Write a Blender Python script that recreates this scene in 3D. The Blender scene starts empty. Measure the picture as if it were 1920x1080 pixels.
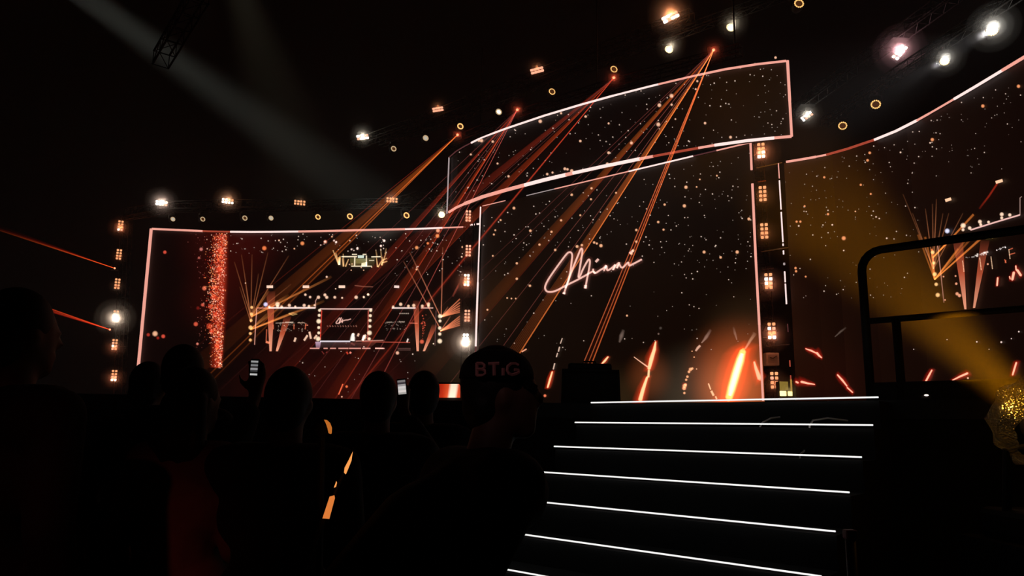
import bpy, bmesh, math, random
from mathutils import Vector, Matrix

S = bpy.context.scene
COL = S.collection
R = math.radians

# ------------------------------------------------------------------ camera
F, CX, CY = 1400.0, 960.0, 540.0
CAMZ, PITCH, ROLL = 1.5, R(11.07), R(1.15)
fw = Vector((0, math.cos(PITCH), math.sin(PITCH)))
r0 = Vector((1, 0, 0)); u0 = Vector((0, -math.sin(PITCH), math.cos(PITCH)))
rt = r0 * math.cos(ROLL) + u0 * math.sin(ROLL)
up = u0 * math.cos(ROLL) - r0 * math.sin(ROLL)
CAM = Vector((0, 0, CAMZ))
cam_data = bpy.data.cameras.new('camera')
cam_data.sensor_width = 36.0
cam_data.lens = F / 1920.0 * 36.0
cam_data.clip_start = 0.05
cam_data.clip_end = 400
cam = bpy.data.objects.new('camera', cam_data)
COL.objects.link(cam)
cam.matrix_world = Matrix.Translation(CAM) @ Matrix((
    (rt.x, up.x, -fw.x), (rt.y, up.y, -fw.y), (rt.z, up.z, -fw.z))).to_4x4()
S.camera = cam

# ------------------------------------------------------------------ world: night with thin haze
HAZE = 0.0035
w = bpy.data.worlds.new('night'); S.world = w
w.use_nodes = True
nt = w.node_tree; nt.nodes.clear()
wo = nt.nodes.new('ShaderNodeOutputWorld')
bg = nt.nodes.new('ShaderNodeBackground')
bg.inputs[0].default_value = (0.0012, 0.0007, 0.0005, 1); bg.inputs[1].default_value = 1.0
vs = nt.nodes.new('ShaderNodeVolumeScatter')
vs.inputs['Color'].default_value = (1, 1, 1, 1)
vs.inputs['Density'].default_value = HAZE
vs.inputs['Anisotropy'].default_value = 0.0
nt.links.new(bg.outputs[0], wo.inputs['Surface'])
nt.links.new(vs.outputs[0], wo.inputs['Volume'])

S.view_settings.view_transform = 'Standard'
S.view_settings.look = 'None'
S.view_settings.exposure = 0.0
S.view_settings.gamma = 1.0
S.view_settings.use_curve_mapping = False
S.cycles.transparent_max_bounces = 96
S.cycles.max_bounces = 4
S.cycles.volume_bounces = 0


# ------------------------------------------------------------------ measuring helpers
def ray(px, py):
    return fw + rt * ((px - CX) / F) - up * ((py - CY) / F)


def at(px, py, Y):
    d = ray(px, py)
    return CAM + d * (Y / d.y)


def atz(px, py, Z):
    d = ray(px, py)
    return CAM + d * ((Z - CAMZ) / d.z)


def proj(p):
    d = Vector(p) - CAM
    z = d.dot(fw)
    return CX + d.dot(rt) / z * F, CY - d.dot(up) / z * F


def lin(r, g, b, k=1.0):
    f = lambda c: (c / 255 / 12.92 if c <= 10 else ((c / 255 + .055) / 1.055) ** 2.4) * k
    return (f(r), f(g), f(b))


# ------------------------------------------------------------------ materials
MATS = {}


def matte(name, col, rough=0.6, metal=0.0, noise=0.25, scale=12.0):
    if name in MATS:
        return MATS[name]
    m = bpy.data.materials.new(name); m.use_nodes = True
    n = m.node_tree.nodes; l = m.node_tree.links
    b = n['Principled BSDF']
    b.inputs['Roughness'].default_value = rough
    b.inputs['Metallic'].default_value = metal
    t = n.new('ShaderNodeTexNoise'); t.inputs['Scale'].default_value = scale; t.inputs['Detail'].default_value = 5
    c = n.new('ShaderNodeTexCoord'); l.new(c.outputs['Object'], t.inputs['Vector'])
    r = n.new('ShaderNodeValToRGB')
    r.color_ramp.elements[0].color = tuple(x * (1 - noise) for x in col) + (1,)
    r.color_ramp.elements[1].color = tuple(min(1, x * (1 + noise)) for x in col) + (1,)
    l.new(t.outputs['Fac'], r.inputs['Fac']); l.new(r.outputs[0], b.inputs['Base Color'])
    bp = n.new('ShaderNodeBump'); bp.inputs['Strength'].default_value = 0.08
    l.new(t.outputs['Fac'], bp.inputs['Height']); l.new(bp.outputs[0], b.inputs['Normal'])
    MATS[name] = m
    return m


def glow(name, col, strength=1.0):
    if name in MATS:
        return MATS[name]
    m = bpy.data.materials.new(name); m.use_nodes = True
    n = m.node_tree.nodes; n.clear(); l = m.node_tree.links
    o = n.new('ShaderNodeOutputMaterial'); e = n.new('ShaderNodeEmission')
    e.inputs[0].default_value = (*col, 1); e.inputs[1].default_value = strength
    l.new(e.outputs[0], o.inputs['Surface'])
    m.cycles.emission_sampling = 'NONE'
    MATS[name] = m
    return m


def additive(name='light_picture'):
    """light added to what lies behind it, colour per vertex"""
    if name in MATS:
        return MATS[name]
    m = bpy.data.materials.new(name); m.use_nodes = True
    n = m.node_tree.nodes; n.clear(); l = m.node_tree.links
    o = n.new('ShaderNodeOutputMaterial'); e = n.new('ShaderNodeEmission')
    a = n.new('ShaderNodeVertexColor'); a.layer_name = 'light'
    t = n.new('ShaderNodeBsdfTransparent'); s = n.new('ShaderNodeAddShader')
    l.new(a.outputs[0], e.inputs[0]); l.new(e.outputs[0], s.inputs[0]); l.new(t.outputs[0], s.inputs[1])
    l.new(s.outputs[0], o.inputs['Surface'])
    m.cycles.emission_sampling = 'NONE'
    MATS[name] = m
    return m


BLACK = matte('black_powder_coat', (0.006, 0.006, 0.006), 0.7)
STEEL = matte('dark_truss_steel', (0.004, 0.0036, 0.0036), 0.7, 0.2)
RUBBER = matte('black_rubber', (0.004, 0.004, 0.004), 0.85)
FASCIA = matte('black_stage_cloth', (0.003, 0.003, 0.003), 0.95)
DECK = matte('black_stage_deck', (0.008, 0.007, 0.007), 0.6)
GROUND = matte('dark_asphalt', (0.006, 0.006, 0.006), 0.9, scale=4)
ADD = additive()


# ------------------------------------------------------------------ mesh builder
class MB:
    def __init__(self):
        self.v = []; self.f = []; self.c = []

    def add(self, verts, faces, cols=None):
        o = len(self.v)
        self.v += [tuple(x) for x in verts]
        self.f += [tuple(i + o for i in f) for f in faces]
        if cols is not None:
            self.c += list(cols)
        return self

    def hexa(self, b, t):
        """b, t: four bottom and four top corners, counter-clockwise from above"""
        return self.add(list(b) + list(t), [(3, 2, 1, 0), (4, 5, 6, 7), (0, 1, 5, 4), (1, 2, 6, 5), (2, 3, 7, 6), (3, 0, 4, 7)])

    def box(self, c, s, rot=None):
        c = Vector(c); hx, hy, hz = s[0] / 2, s[1] / 2, s[2] / 2
        P = [Vector((x, y, z)) for z in (-hz, hz) for x, y in ((-hx, -hy), (hx, -hy), (hx, hy), (-hx, hy))]
        if rot is not None:
            P = [rot @ p for p in P]
        return self.hexa([p + c for p in P[:4]], [p + c for p in P[4:]])

    def bevbox(self, c, s, b, rot=None):
        bm = bmesh.new()
        bmesh.ops.create_cube(bm, size=1)
        bmesh.ops.scale(bm, vec=s, verts=bm.verts)
        bmesh.ops.bevel(bm, geom=bm.edges[:], offset=b, segments=2, affect='EDGES', profile=0.5)
        bm.verts.index_update()
        M = (rot if rot is not None else Matrix.Identity(3))
        V = [M @ v.co + Vector(c) for v in bm.verts]
        Fc = [[v.index for v in f.verts] for f in bm.faces]
        bm.free()
        return self.add(V, Fc)

    def tube(self, pts, r, n=8, cap=True, closed=False):
        pts = [Vector(p) for p in pts]
        rr = r if isinstance(r, (list, tuple)) else [r] * len(pts)
        V = []; Fc = []
        m = len(pts)
        ref = None
        for i, p in enumerate(pts):
            if closed:
                d = pts[(i + 1) % m] - pts[i - 1]
            else:
                d = pts[min(i + 1, m - 1)] - pts[max(i - 1, 0)]
            d.normalize()
            if ref is None:
                ref = Vector((0, 0, 1)) if abs(d.z) < 0.9 else Vector((1, 0, 0))
            a = d.cross(ref)
            if a.length < 1e-6:
                a = d.orthogonal()
            a.normalize()
            b = a.cross(d).normalized()
            ref = b
            for k in range(n):
                t = 2 * math.pi * k / n
                V.append(p + (a * math.cos(t) + b * math.sin(t)) * rr[i])
        last = m if closed else m - 1
        for i in range(last):
            for k in range(n):
                A = i * n; B = ((i + 1) % m) * n
                Fc.append((A + k, A + (k + 1) % n, B + (k + 1) % n, B + k))
        if cap and not closed:
            Fc.append(tuple(range(n))[::-1]); Fc.append(tuple(range((m - 1) * n, m * n)))
        return self.add(V, Fc)

    def lathe(self, prof, n=20, M=None):
        """prof: (radius, z) pairs; M places it"""
        V = []; Fc = []
        for r, z in prof:
            for k in range(n):
                t = 2 * math.pi * k / n
                V.append(Vector((r * math.cos(t), r * math.sin(t), z)))
        for i in range(len(prof) - 1):
            for k in range(n):
                Fc.append((i * n + k, i * n + (k + 1) % n, (i + 1) * n + (k + 1) % n, (i + 1) * n + k))
        Fc.append(tuple(range(n))[::-1]); Fc.append(tuple(range((len(prof) - 1) * n, len(prof) * n)))
        if M is not None:
            V = [M @ v for v in V]
        return self.add(V, Fc)

    def ball(self, c, r, M=None, n=16, m=10):
        prof = []
        V = [Vector((0, 0, -1))]; Fc = []
        for i in range(1, m):
            a = -math.pi / 2 + math.pi * i / m
            for k in range(n):
                t = 2 * math.pi * k / n
                V.append(Vector((math.cos(a) * math.cos(t), math.cos(a) * math.sin(t), math.sin(a))))
        V.append(Vector((0, 0, 1)))
        for k in range(n):
            Fc.append((0, 1 + (k + 1) % n, 1 + k))
            e = len(V) - 1
            b = 1 + (m - 2) * n
            Fc.append((b + k, b + (k + 1) % n, e))
        for i in range(m - 2):
            for k in range(n):
                A = 1 + i * n; B = A + n
                Fc.append((A + k, A + (k + 1) % n, B + (k + 1) % n, B + k))
        r = Vector((r, r, r)) if not hasattr(r, '__len__') else Vector(r)
        V = [Vector((v.x * r.x, v.y * r.y, v.z * r.z)) for v in V]
        if M is not None:
            V = [M @ v for v in V]
        return self.add([v + Vector(c) for v in V], Fc)

    def mesh(self, name, smooth=False):
        me = bpy.data.meshes.new(name)
        me.from_pydata(self.v, [], self.f)
        if self.c:
            a = me.color_attributes.new('light', 'FLOAT_COLOR', 'POINT')
            flat = []
            for q in self.c:
                flat += [q[0], q[1], q[2], 1.0]
            a.data.foreach_set('color', flat)
        me.validate()
        if smooth:
            me.polygons.foreach_set('use_smooth', [True] * len(me.polygons))
        me.update()
        return me

    def build(self, name, mat, parent=None, smooth=False, kind=None):
        me = self.mesh(name, smooth)
        me.materials.append(mat)
        o = bpy.data.objects.new(name, me); COL.objects.link(o)
        if parent is not None:
            attach(o, parent)
        if kind:
            o['kind'] = kind
        return o


def attach(o, parent):
    o.parent = parent
    o.matrix_parent_inverse = PW.get(parent.name, Matrix.Identity(4)).inverted()


PW = {}


def tag(o, label, cat, group=None, kind=None):
    o['label'] = label; o['category'] = cat
    if group: o['group'] = group
    if kind: o['kind'] = kind
    return o


def thing(name, loc, label, cat, group=None, rot=None, world_children=True):
    """an Empty at the thing's base; children built in world space are attached to it"""
    o = bpy.data.objects.new(name, None); COL.objects.link(o)
    o.empty_display_size = 0.2
    M = Matrix.Translation(Vector(loc))
    if rot is not None:
        M = M @ rot.to_4x4()
    o.matrix_world = M
    if world_children:
        PW[o.name] = M.copy()
    else:
        PW[o.name] = Matrix.Identity(4)
    tag(o, label, cat, group)
    return o


def link_mesh(name, me, parent, M=None):
    """a part that shares mesh data, placed in its thing's own space"""
    o = bpy.data.objects.new(name, me); COL.objects.link(o)
    o.parent = parent
    if M is not None:
        o.matrix_local = M
    return o


# ------------------------------------------------------------------ large lamps, seen and added
def spot(name, loc, target, power, col, angle, blend=0.6, radius=0.1, parent=None):
    d = bpy.data.lights.new(name, 'SPOT')
    d.energy = power; d.color = col; d.spot_size = R(angle); d.spot_blend = blend; d.shadow_soft_size = radius
    o = bpy.data.objects.new(name, d); COL.objects.link(o)
    v = (Vector(target) - Vector(loc)).normalized()
    M = Matrix.Translation(Vector(loc)) @ v.to_track_quat('-Z', 'Y').to_matrix().to_4x4()
    if parent is not None:
        attach(o, parent)
        o.matrix_world = M
        o.matrix_basis = M
    else:
        o.matrix_world = M
    return o


def point(name, loc, power, col, radius=0.05, parent=None):
    d = bpy.data.lights.new(name, 'POINT')
    d.energy = power; d.color = col; d.shadow_soft_size = radius
    o = bpy.data.objects.new(name, d); COL.objects.link(o)
    if parent is not None:
        attach(o, parent)
    o.location = Vector(loc)
    return o


# unseen red spot added behind the camera to tint the woman's back
fd = bpy.data.lights.new('added_crowd_fill', 'SPOT')
fd.energy = 210; fd.color = (1, 0.14, 0.10); fd.shadow_soft_size = .2; fd.spot_size = R(4.6); fd.spot_blend = 1.0
fo = bpy.data.objects.new('added_crowd_fill', fd); COL.objects.link(fo)
fo.location = (-2.5, -6, 5.5)
fo.rotation_euler = (Vector((-1.12, 2.75, .95)) - fo.location).to_track_quat('-Z', 'Y').to_euler()

spot('added_crowd_fill', (-2.5, -6, 6.0), (-.03, 2.0, 1.70), 330, (1, .55, .55), 1.7, 1.0, .2)  # second added spot, brightening the cap letters
# white search beam from a mast out of the frame, upper left
spot('haze_beam_lamp', at(105, -45, 15), at(700, 380, 34), 19000, (0.95, 1.0, 0.85), 10.5, 1.0, 0.3)
spot('haze_beam_lamp', at(400, -160, 22), at(600, 420, 42), 3600, (1.0, 0.9, 0.6), 22, 1.0, 0.3)  # added wide dim lamp standing in for the faint brown haze

# ------------------------------------------------------------------ floor
HF = 0.277
ZF = CAMZ + HF
g = MB().add([(-60, -8, 0), (40, -8, 0), (40, 70, 0), (-60, 70, 0), (-60, -8, -.3), (40, -8, -.3), (40, 70, -.3), (-60, 70, -.3)],
             [(0, 1, 2, 3), (7, 6, 5, 4), (4, 5, 1, 0), (5, 6, 2, 1), (6, 7, 3, 2), (7, 4, 0, 3)]).build('floor', GROUND)
g['kind'] = 'structure'

# ------------------------------------------------------------------ screens: plan lines measured from their level top edges
ZT = CAMZ + 9.5


class Screen:
    def __init__(self, pts, z0, z1):
        self.p = [Vector((p[0], p[1])) for p in pts]
        self.z0, self.z1 = z0, z1
        self.s = [0.0]
        for a, b in zip(self.p, self.p[1:]):
            self.s.append(self.s[-1] + (b - a).length)

    def normal(self, i):
        a, b = self.p[i], self.p[i + 1]
        d = (b - a).normalized()
        return Vector((d.y, -d.x))          # towards the audience

    def vnormal(self, i):
        k = [self.normal(j) for j in (i - 1, i) if 0 <= j < len(self.p) - 1]
        n = sum(k, Vector((0, 0)))
        return n.normalized()

    def hit(self, px, py, off=0.03):
        """the point of the screen's face seen in this direction of the photograph"""
        d = ray(px, py)
        best = None
        for i in range(len(self.p) - 1):
            a, b = self.p[i], self.p[i + 1]
            e = b - a
            den = d.x * e.y - d.y * e.x
            if abs(den) < 1e-9: continue
            t = ((a.x - CAM.x) * e.y - (a.y - CAM.y) * e.x) / den
            if t <= 0: continue
            q = Vector((CAM.x + d.x * t, CAM.y + d.y * t))
            u = (q - a).dot(e) / e.length_squared
            ext = 0.0
            if i == 0 and u < 0: ext = -u
            elif i == len(self.p) - 2 and u > 1: ext = u - 1
            elif u < -1e-6 or u > 1 + 1e-6: continue
            if best is None or ext < best[0]:
                n = self.normal(i)
                P = Vector((q.x + n.x * off, q.y + n.y * off, CAM.z + d.z * t))
                best = (ext, P)
        return best[1]

    def panel(self, mb, th=0.14):
        n = len(self.p)
        V = []
        for i, p in enumerate(self.p):
            nn = self.vnormal(i)
            for q in (p, p - nn * th):
                V += [(q.x, q.y, self.z0), (q.x, q.y, self.z1)]
        Fc = []
        for i in range(n - 1):
            a, b = i * 4, i * 4 + 4
            Fc += [(a, b, b + 1, a + 1), (a + 3, b + 3, b + 2, a + 2), (a + 1, b + 1, b + 3, a + 3), (a + 2, b + 2, b, a)]
        Fc += [(1, 3, 2, 0), (n * 4 - 4, n * 4 - 2, n * 4 - 1, n * 4 - 3)]
        mb.add(V, Fc)

    def line3(self, z, off=0.08):
        return [Vector((p.x + self.vnormal(i).x * off, p.y + self.vnormal(i).y * off, z)) for i, p in enumerate(self.p)]


left_top = [(285, 430), (340, 432.5), (400, 435), (460, 436), (540, 435.5), (620, 434), (700, 432), (790, 430), (884, 426)]
left_s = Screen([atz(x, y, ZT).xy for x, y in left_top], ZF, ZT)
cl, cr = atz(905, 388, ZT).xy, atz(1409, 269, ZT).xy
centre_s = Screen([cl.lerp(cr, k / 6) for k in range(7)], ZF, ZT)
right_top = [(1470, 306), (1520, 298), (1560, 290), (1620, 272), (1660, 257), (1700, 240), (1740, 218), (1780, 195), (1840, 160), (1880, 136), (1920, 112), (1960, 88), (2010, 58)]
right_s = Screen([atz(x, y, ZT).xy for x, y in right_top], ZF, ZT)
ZH = CAMZ + 9.3
head_bot = [(842, 401), (855, 392), (872, 384), (905, 371), (950, 358), (1020, 339.5), (1090, 323), (1150, 310), (1215, 297), (1290, 283), (1360, 271), (1420, 263.5), (1484, 258)]
head_s = Screen([atz(x, y, ZH).xy for x, y in head_bot], ZH, ZH + 2.56)


def screen_material(name, base, spots):
    """LED wall showing a dim brown picture; spots: (point, radius, colour) brighter areas, some of them painted fire glow or amber haze"""
    m = bpy.data.materials.new(name); m.use_nodes = True
    n = m.node_tree.nodes; l = m.node_tree.links; n.clear()
    o = n.new('ShaderNodeOutputMaterial'); e = n.new('ShaderNodeEmission')
    pb = n.new('ShaderNodeBsdfPrincipled'); pb.inputs['Base Color'].default_value = (.004, .004, .004, 1); pb.inputs['Roughness'].default_value = .6
    ad = n.new('ShaderNodeAddShader')
    l.new(e.outputs[0], ad.inputs[0]); l.new(pb.outputs[0], ad.inputs[1]); l.new(ad.outputs[0], o.inputs['Surface'])
    tc = n.new('ShaderNodeTexCoord')
    ns = n.new('ShaderNodeTexNoise'); ns.inputs['Scale'].default_value = .35; ns.inputs['Detail'].default_value = 3
    l.new(tc.outputs['Object'], ns.inputs['Vector'])
    mx = n.new('ShaderNodeMix'); mx.data_type = 'RGBA'
    mx.inputs[6].default_value = (*[c * .6 for c in base], 1); mx.inputs[7].default_value = (*[c * 1.4 for c in base], 1)
    l.new(ns.outputs['Fac'], mx.inputs[0])
    cur = mx.outputs[2]
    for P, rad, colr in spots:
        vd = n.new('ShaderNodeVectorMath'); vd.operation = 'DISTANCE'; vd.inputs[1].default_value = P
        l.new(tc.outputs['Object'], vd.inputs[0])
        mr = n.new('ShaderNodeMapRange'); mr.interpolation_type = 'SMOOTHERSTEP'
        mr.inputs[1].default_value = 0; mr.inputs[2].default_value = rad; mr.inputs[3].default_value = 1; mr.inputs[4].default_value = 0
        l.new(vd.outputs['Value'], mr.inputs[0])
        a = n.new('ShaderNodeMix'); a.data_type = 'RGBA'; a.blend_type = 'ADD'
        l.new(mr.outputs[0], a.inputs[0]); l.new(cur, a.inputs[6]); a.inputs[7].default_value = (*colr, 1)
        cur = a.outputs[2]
    l.new(cur, e.inputs[0])
    m.cycles.emission_sampling = 'NONE'
    return m


# ------------------------------------------------------------------ flat pictures shown on the screens
class Pic(MB):
    def __init__(self, scr, off=0.035):
        super().__init__(); self.s = scr; self.off = off

    def H(self, x, y):
        return self.s.hit(x, y, self.off)

    def dot(self, x, y, r, c, n=7, soft=True):
        """a point of light r pixels in radius"""
        self.off += .00002
        P = self.H(x, y); Q = self.H(x + 1, y); U = self.H(x, y - 1)
        dx = (Q - P) * r; dy = (U - P) * r
        ring = [P + dx * math.cos(t) + dy * math.sin(t) for t in (2 * math.pi * k / n for k in range(n))]
        if soft:
            mid = [P + (q - P) * .45 for q in ring]
            V = [P] + mid + ring
            Fc = [(0, 1 + k, 1 + (k + 1) % n) for k in range(n)] + [(1 + k, 1 + n + k, 1 + n + (k + 1) % n, 1 + (k + 1) % n) for k in range(n)]
            C = [c] * (n + 1) + [(0, 0, 0)] * n
        else:
            V = [P] + ring
            Fc = [(0, 1 + k, 1 + (k + 1) % n) for k in range(n)]
            C = [c] * (n + 1)
        self.add(V, Fc, C)

    def stroke(self, pts, wd, c, core=0.45, fade=None):
        """a soft line; wd: half width in pixels (one or per point); fade: factors per point"""
        self.off += .0004
        m = len(pts)
        wd = wd if isinstance(wd, (list, tuple)) else [wd] * m
        fade = fade or [1] * m
        V = []; C = []; Fc = []
        for i, (x, y) in enumerate(pts):
            x0, y0 = pts[max(i - 1, 0)]; x1, y1 = pts[min(i + 1, m - 1)]
            L = math.hypot(x1 - x0, y1 - y0) or 1
            nx, ny = -(y1 - y0) / L, (x1 - x0) / L
            for k, q in ((-1, 0), (-core, 1), (core, 1), (1, 0)):
                V.append(self.H(x + nx * k * wd[i], y + ny * k * wd[i]))
                C.append(tuple(v * q * fade[i] for v in c))
        for i in range(m - 1):
            for k in range(3):
                a = i * 4 + k
                Fc.append((a, a + 1, a + 5, a + 4))
        self.add(V, Fc, C)

    def quad(self, pts, c, cols=None):
        self.add([self.H(x, y) for x, y in pts], [tuple(range(len(pts)))], cols or [c] * len(pts))


def smooth_line(pts, n=4):
    out = []
    P = [Vector(p) for p in pts]
    for i in range(len(P) - 1):
        a = P[max(i - 1, 0)]; b = P[i]; c = P[i + 1]; d = P[min(i + 2, len(P) - 1)]
        for k in range(n):
            t = k / n
            out.append(.5 * ((2 * b) + (c - a) * t + (2 * a - 5 * b + 4 * c - d) * t * t + (3 * b - a - 3 * c + d) * t ** 3))
    out.append(P[-1])
    return [(q.x, q.y) for q in out]


PINK = lin(255, 225, 215)
WARM = lin(255, 190, 150)
ORNG = lin(255, 140, 70)
REDD = lin(200, 60, 40)
GOLD = lin(255, 170, 90)

TUBE_HOT = glow('tube_white', (1.25, .92, .86))
TUBE_PINK = glow('tube_pink', (1.0, .42, .33))
TUBE_RED = glow('tube_red', (.42, .065, .035))
TUBE_DIM = glow('tube_dim', (.10, .03, .03))
TUBE_GREY = glow('tube_grey', (.42, .34, .34))
TM = dict(h=TUBE_HOT, p=TUBE_PINK, r=TUBE_RED, d=TUBE_DIM, g=TUBE_GREY)


def frame_tubes(root, pieces):
    """pieces: (list of points, radius, tone)"""
    for pts, r, tone in pieces:
        MB().tube(pts, r * .85, 8).build('light_tube', TM[tone], root, True)


def line_at(scr, px_list, z, off=.1):
    """points of the level line at height z over the screen's plan, below each pixel column"""
    out = []
    L = scr.line3(z, off)
    for x in px_list:
        best = None
        for a, b in zip(L, L[1:]):
            xa, xb = proj(a)[0], proj(b)[0]
            if min(xa, xb) - .5 <= x <= max(xa, xb) + .5:
                best = a.lerp(b, (x - xa) / ((xb - xa) or 1)); break
        if best is None:
            best = L[0] if abs(x - proj(L[0])[0]) < abs(x - proj(L[-1])[0]) else L[-1]
        out.append(best)
    return out


rng = random.Random(7)


def scatter(pic, n, region, ok=None, tint=None, big=.06, scale=.88):
    k = 0; tries = 0
    while k < n and tries < n * 60:
        tries += 1
        x = rng.uniform(region[0], region[2]); y = rng.uniform(region[1], region[3])
        if ok and not ok(x, y): continue
        q = rng.random()
        if q < big:
            r, c, b = rng.uniform(2.2, 3.2), lin(255, 185, 140), 1.0
        elif q < .34:
            r, c, b = rng.uniform(1.4, 2.0), lin(255, 225, 205), rng.uniform(.5, 1.0)
        else:
            r, c, b = rng.uniform(.9, 1.5), lin(235, 215, 200), rng.uniform(.15, .75)
        if tint: c = tint
        pic.dot(x, y, r * scale, tuple(v * b for v in c), 6)
        k += 1


# ---- left screen
t = thing('led_screen', left_s.p[0].to_3d() + Vector((0, 0, ZF)), 'wide red-lit LED wall on the far side showing the live picture and a glittering column', 'screen')
m_left = screen_material('left_screen_picture', (.0026, .0004, .0003), [
    (left_s.hit(440, 450, 0), 3.6, (.030, .001, .0005)), (left_s.hit(410, 560, 0), 2.6, (.018, .001, .0004)),
    (left_s.hit(690, 745, 0), 3.4, (.03, .002, .001)), (left_s.hit(560, 740, 0), 4.5, (.012, .0006, .0003)),
    (left_s.hit(850, 640, 0), 3.0, (.012, .008, .004)), (left_s.hit(890, 720, 0), 2.2, (.010, .006, .002))])
mb = MB(); left_s.panel(mb); mb.build('screen_panel', m_left, t)
L = left_s
frame_tubes(t, [
    ([L.hit(285, 430, .1), L.hit(258, 718, .1) * 1], .085, 'p'),
    (line_at(L, [285, 330, 380], ZT), .06, 'p'), (line_at(L, [380, 410, 432], ZT), .05, 'r'),
    (line_at(L, [432, 470, 510, 560], ZT), .055, 'h'), (line_at(L, [560, 600, 650, 700, 760], ZT), .06, 'p'),
    (line_at(L, [760, 800, 830], ZT), .05, 'h'), (line_at(L, [830, 850, 872], ZT), .04, 'p'),
    ([left_s.hit(884, 424, .2), left_s.hit(892, 423, .2)], .05, 'h'), ([left_s.hit(896, 422.5, .2), left_s.hit(902, 422, .2)], .05, 'h')])
p = Pic(left_s)
p.stroke([(414, 440), (413, 520), (410, 600), (406, 690)], [17, 17, 16, 13], lin(120, 24, 10), .25)
p.stroke([(418, 440), (418, 520), (414, 600), (409, 690)], [9, 9, 8, 7], lin(110, 34, 18), .3)
for i in range(1700):                                    # the glittering column of light points
    y = rng.uniform(438, 688)
    k = (y - 438) / 250
    x = rng.gauss(412 - 4 * k + 6 * math.sin(y * .02), 9.5 - 1.5 * k)
    if x > 429 - k * 12 or x < 384 - 6 * k: continue
    e = rng.random()
    p.dot(x, y, rng.uniform(.7, 1.7), lin(*[(255, 150, 90), (255, 95, 55), (255, 190, 160), (190, 40, 25)][rng.randrange(4)], k=.3 + .7 * e), 6)
for i in range(90):
    y = rng.uniform(438, 690); k = (y - 438) / 250
    p.dot(424 - 10 * k + rng.gauss(0, 1.6), y, rng.uniform(.9, 1.6), lin(255, 190, 165, k=rng.uniform(.4, 1)), 6)
for i in range(60):
    y = rng.uniform(438, 660); p.dot(rng.gauss(376, 8), y, rng.uniform(.7, 1.2), lin(200, 110, 100, k=rng.uniform(.1, .6)), 6)
for x, y, r in ((402, 557, 6), (396, 575, 5), (394, 612, 6), (398, 622, 5), (408, 650, 5), (404, 540, 5), (412, 505, 6), (414, 470, 5), (405, 590, 5)):
    p.dot(x, y, r * 1.2, lin(190, 60, 35), 10)
for x, y, r, c in ((310, 473.5, 4, (225, 80, 60)), (291.7, 626, 6, (255, 190, 150)), (279, 628, 4, (180, 50, 35)), (307, 631, 4.5, (225, 80, 60)), (297, 634, 3.5, (150, 30, 20)), (384, 541, 5, (230, 110, 80)), (381, 572, 4, (215, 90, 70)), (372, 578, 4, (110, 20, 15)), (368, 608, 5, (225, 90, 65)), (371, 645, 3, (230, 130, 110)), (378, 468, 4, (210, 120, 110)), (374, 484, 3, (180, 90, 80)), (496.7, 466, 5, (255, 130, 75)), (568, 457, 4.5, (255, 150, 90)), (611, 454, 4, (255, 160, 130)), (822, 433, 4.5, (255, 170, 130)), (821, 443, 4.5, (255, 150, 90)), (782, 465, 4, (255, 160, 100)), (803, 457, 3, (255, 140, 80)), (721, 452, 3.2, (255, 215, 200)), (715, 462, 2.6, (255, 205, 190)), (631, 455, 2.4, (255, 210, 195)), (671, 467, 2.8, (255, 210, 195)), (746, 662, 4, (255, 190, 160)), (651, 725, 3, (255, 120, 70)), (642, 744, 2, (255, 180, 150))):
    p.dot(x, y, r, lin(*c), 10)
p.stroke([(644, 720), (640, 730), (636, 740)], 1.4, lin(255, 110, 70))
scatter(p, 95, (430, 438, 840, 480), lambda x, y: y < 476, big=.03)
scatter(p, 45, (730, 440, 872, 520), big=.04)
scatter(p, 26, (560, 640, 830, 735), big=.02)
p.build('star_picture', ADD, t, kind='stuff')

# ---- live picture of the stage inside the left screen
fd_pic = Pic(left_s, .05)
q45 = lambda pts, ox=400, oy=440: [(ox + x / 4.5, oy + y / 4.5) for x, y in pts]


def fdot(x, y, r, c, ox=400, oy=440):
    fd_pic.dot(ox + x / 4.5, oy + y / 4.5, r, c, 8)


HOT = lin(255, 225, 190, 1.2)
BRN = lin(120, 60, 30)
for X, pts in ((0, ((328, 615), (325, 670), (322, 725), (318, 785), (316, 835), (316, 890))),):
    for i, (x, y) in enumerate(pts): fdot(x, y, 3.6 if i != 3 else 5, lin(255, 190, 120, 1.2))
for x, y in ((900, 640), (897, 682), (893, 732), (893, 785), (893, 830), (888, 880)): fdot(x, y, 5.5 if y > 860 or y == 732 else 3.6, HOT)
for x, y in ((1330, 640), (1327, 685), (1325, 725), (1323, 775), (1320, 830), (1318, 880)): fdot(x, y, 5.5 if y == 830 else 3.8, HOT)
for x, y, r in ((445, 590, 5), (545, 588, 5.5), (545, 605, 3.5), (475, 610, 3), (580, 610, 3.4), (645, 598, 3.8), (695, 608, 2.6), (770, 598, 3.8), (810, 605, 3.2), (858, 597, 2.6), (780, 508, 3), (820, 528, 3), (890, 530, 4), (945, 510, 3.6), (960, 530, 3.8), (1028, 530, 3.4), (1090, 535, 2.4), (1208, 530, 4.2), (1273, 530, 2.4), (1310, 507, 2.8), (960, 358, 2.6), (275, 410, 1.6), (1035, 458, 1.6)):
    fdot(x, y, r, lin(255, 205, 175, 1.1) if x != 445 else lin(220, 215, 255, 1.1))
for x in (480, 785, 1088):
    fd_pic.stroke(q45([(x - 27, 441), (x + 27, 441)]), 2.8, lin(255, 215, 190, 1.1), .7)
fd_pic.stroke(q45([(1195, 430), (1270, 440), (1350, 442)]), 1.3, lin(120, 70, 55))
fd_pic.stroke(q45([(372, 620), (470, 621)]), 1.3, lin(220, 130, 110))
fd_pic.stroke(q45([(470, 619), (865, 619)]), 2.0, lin(255, 225, 215, 1.1))
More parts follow.
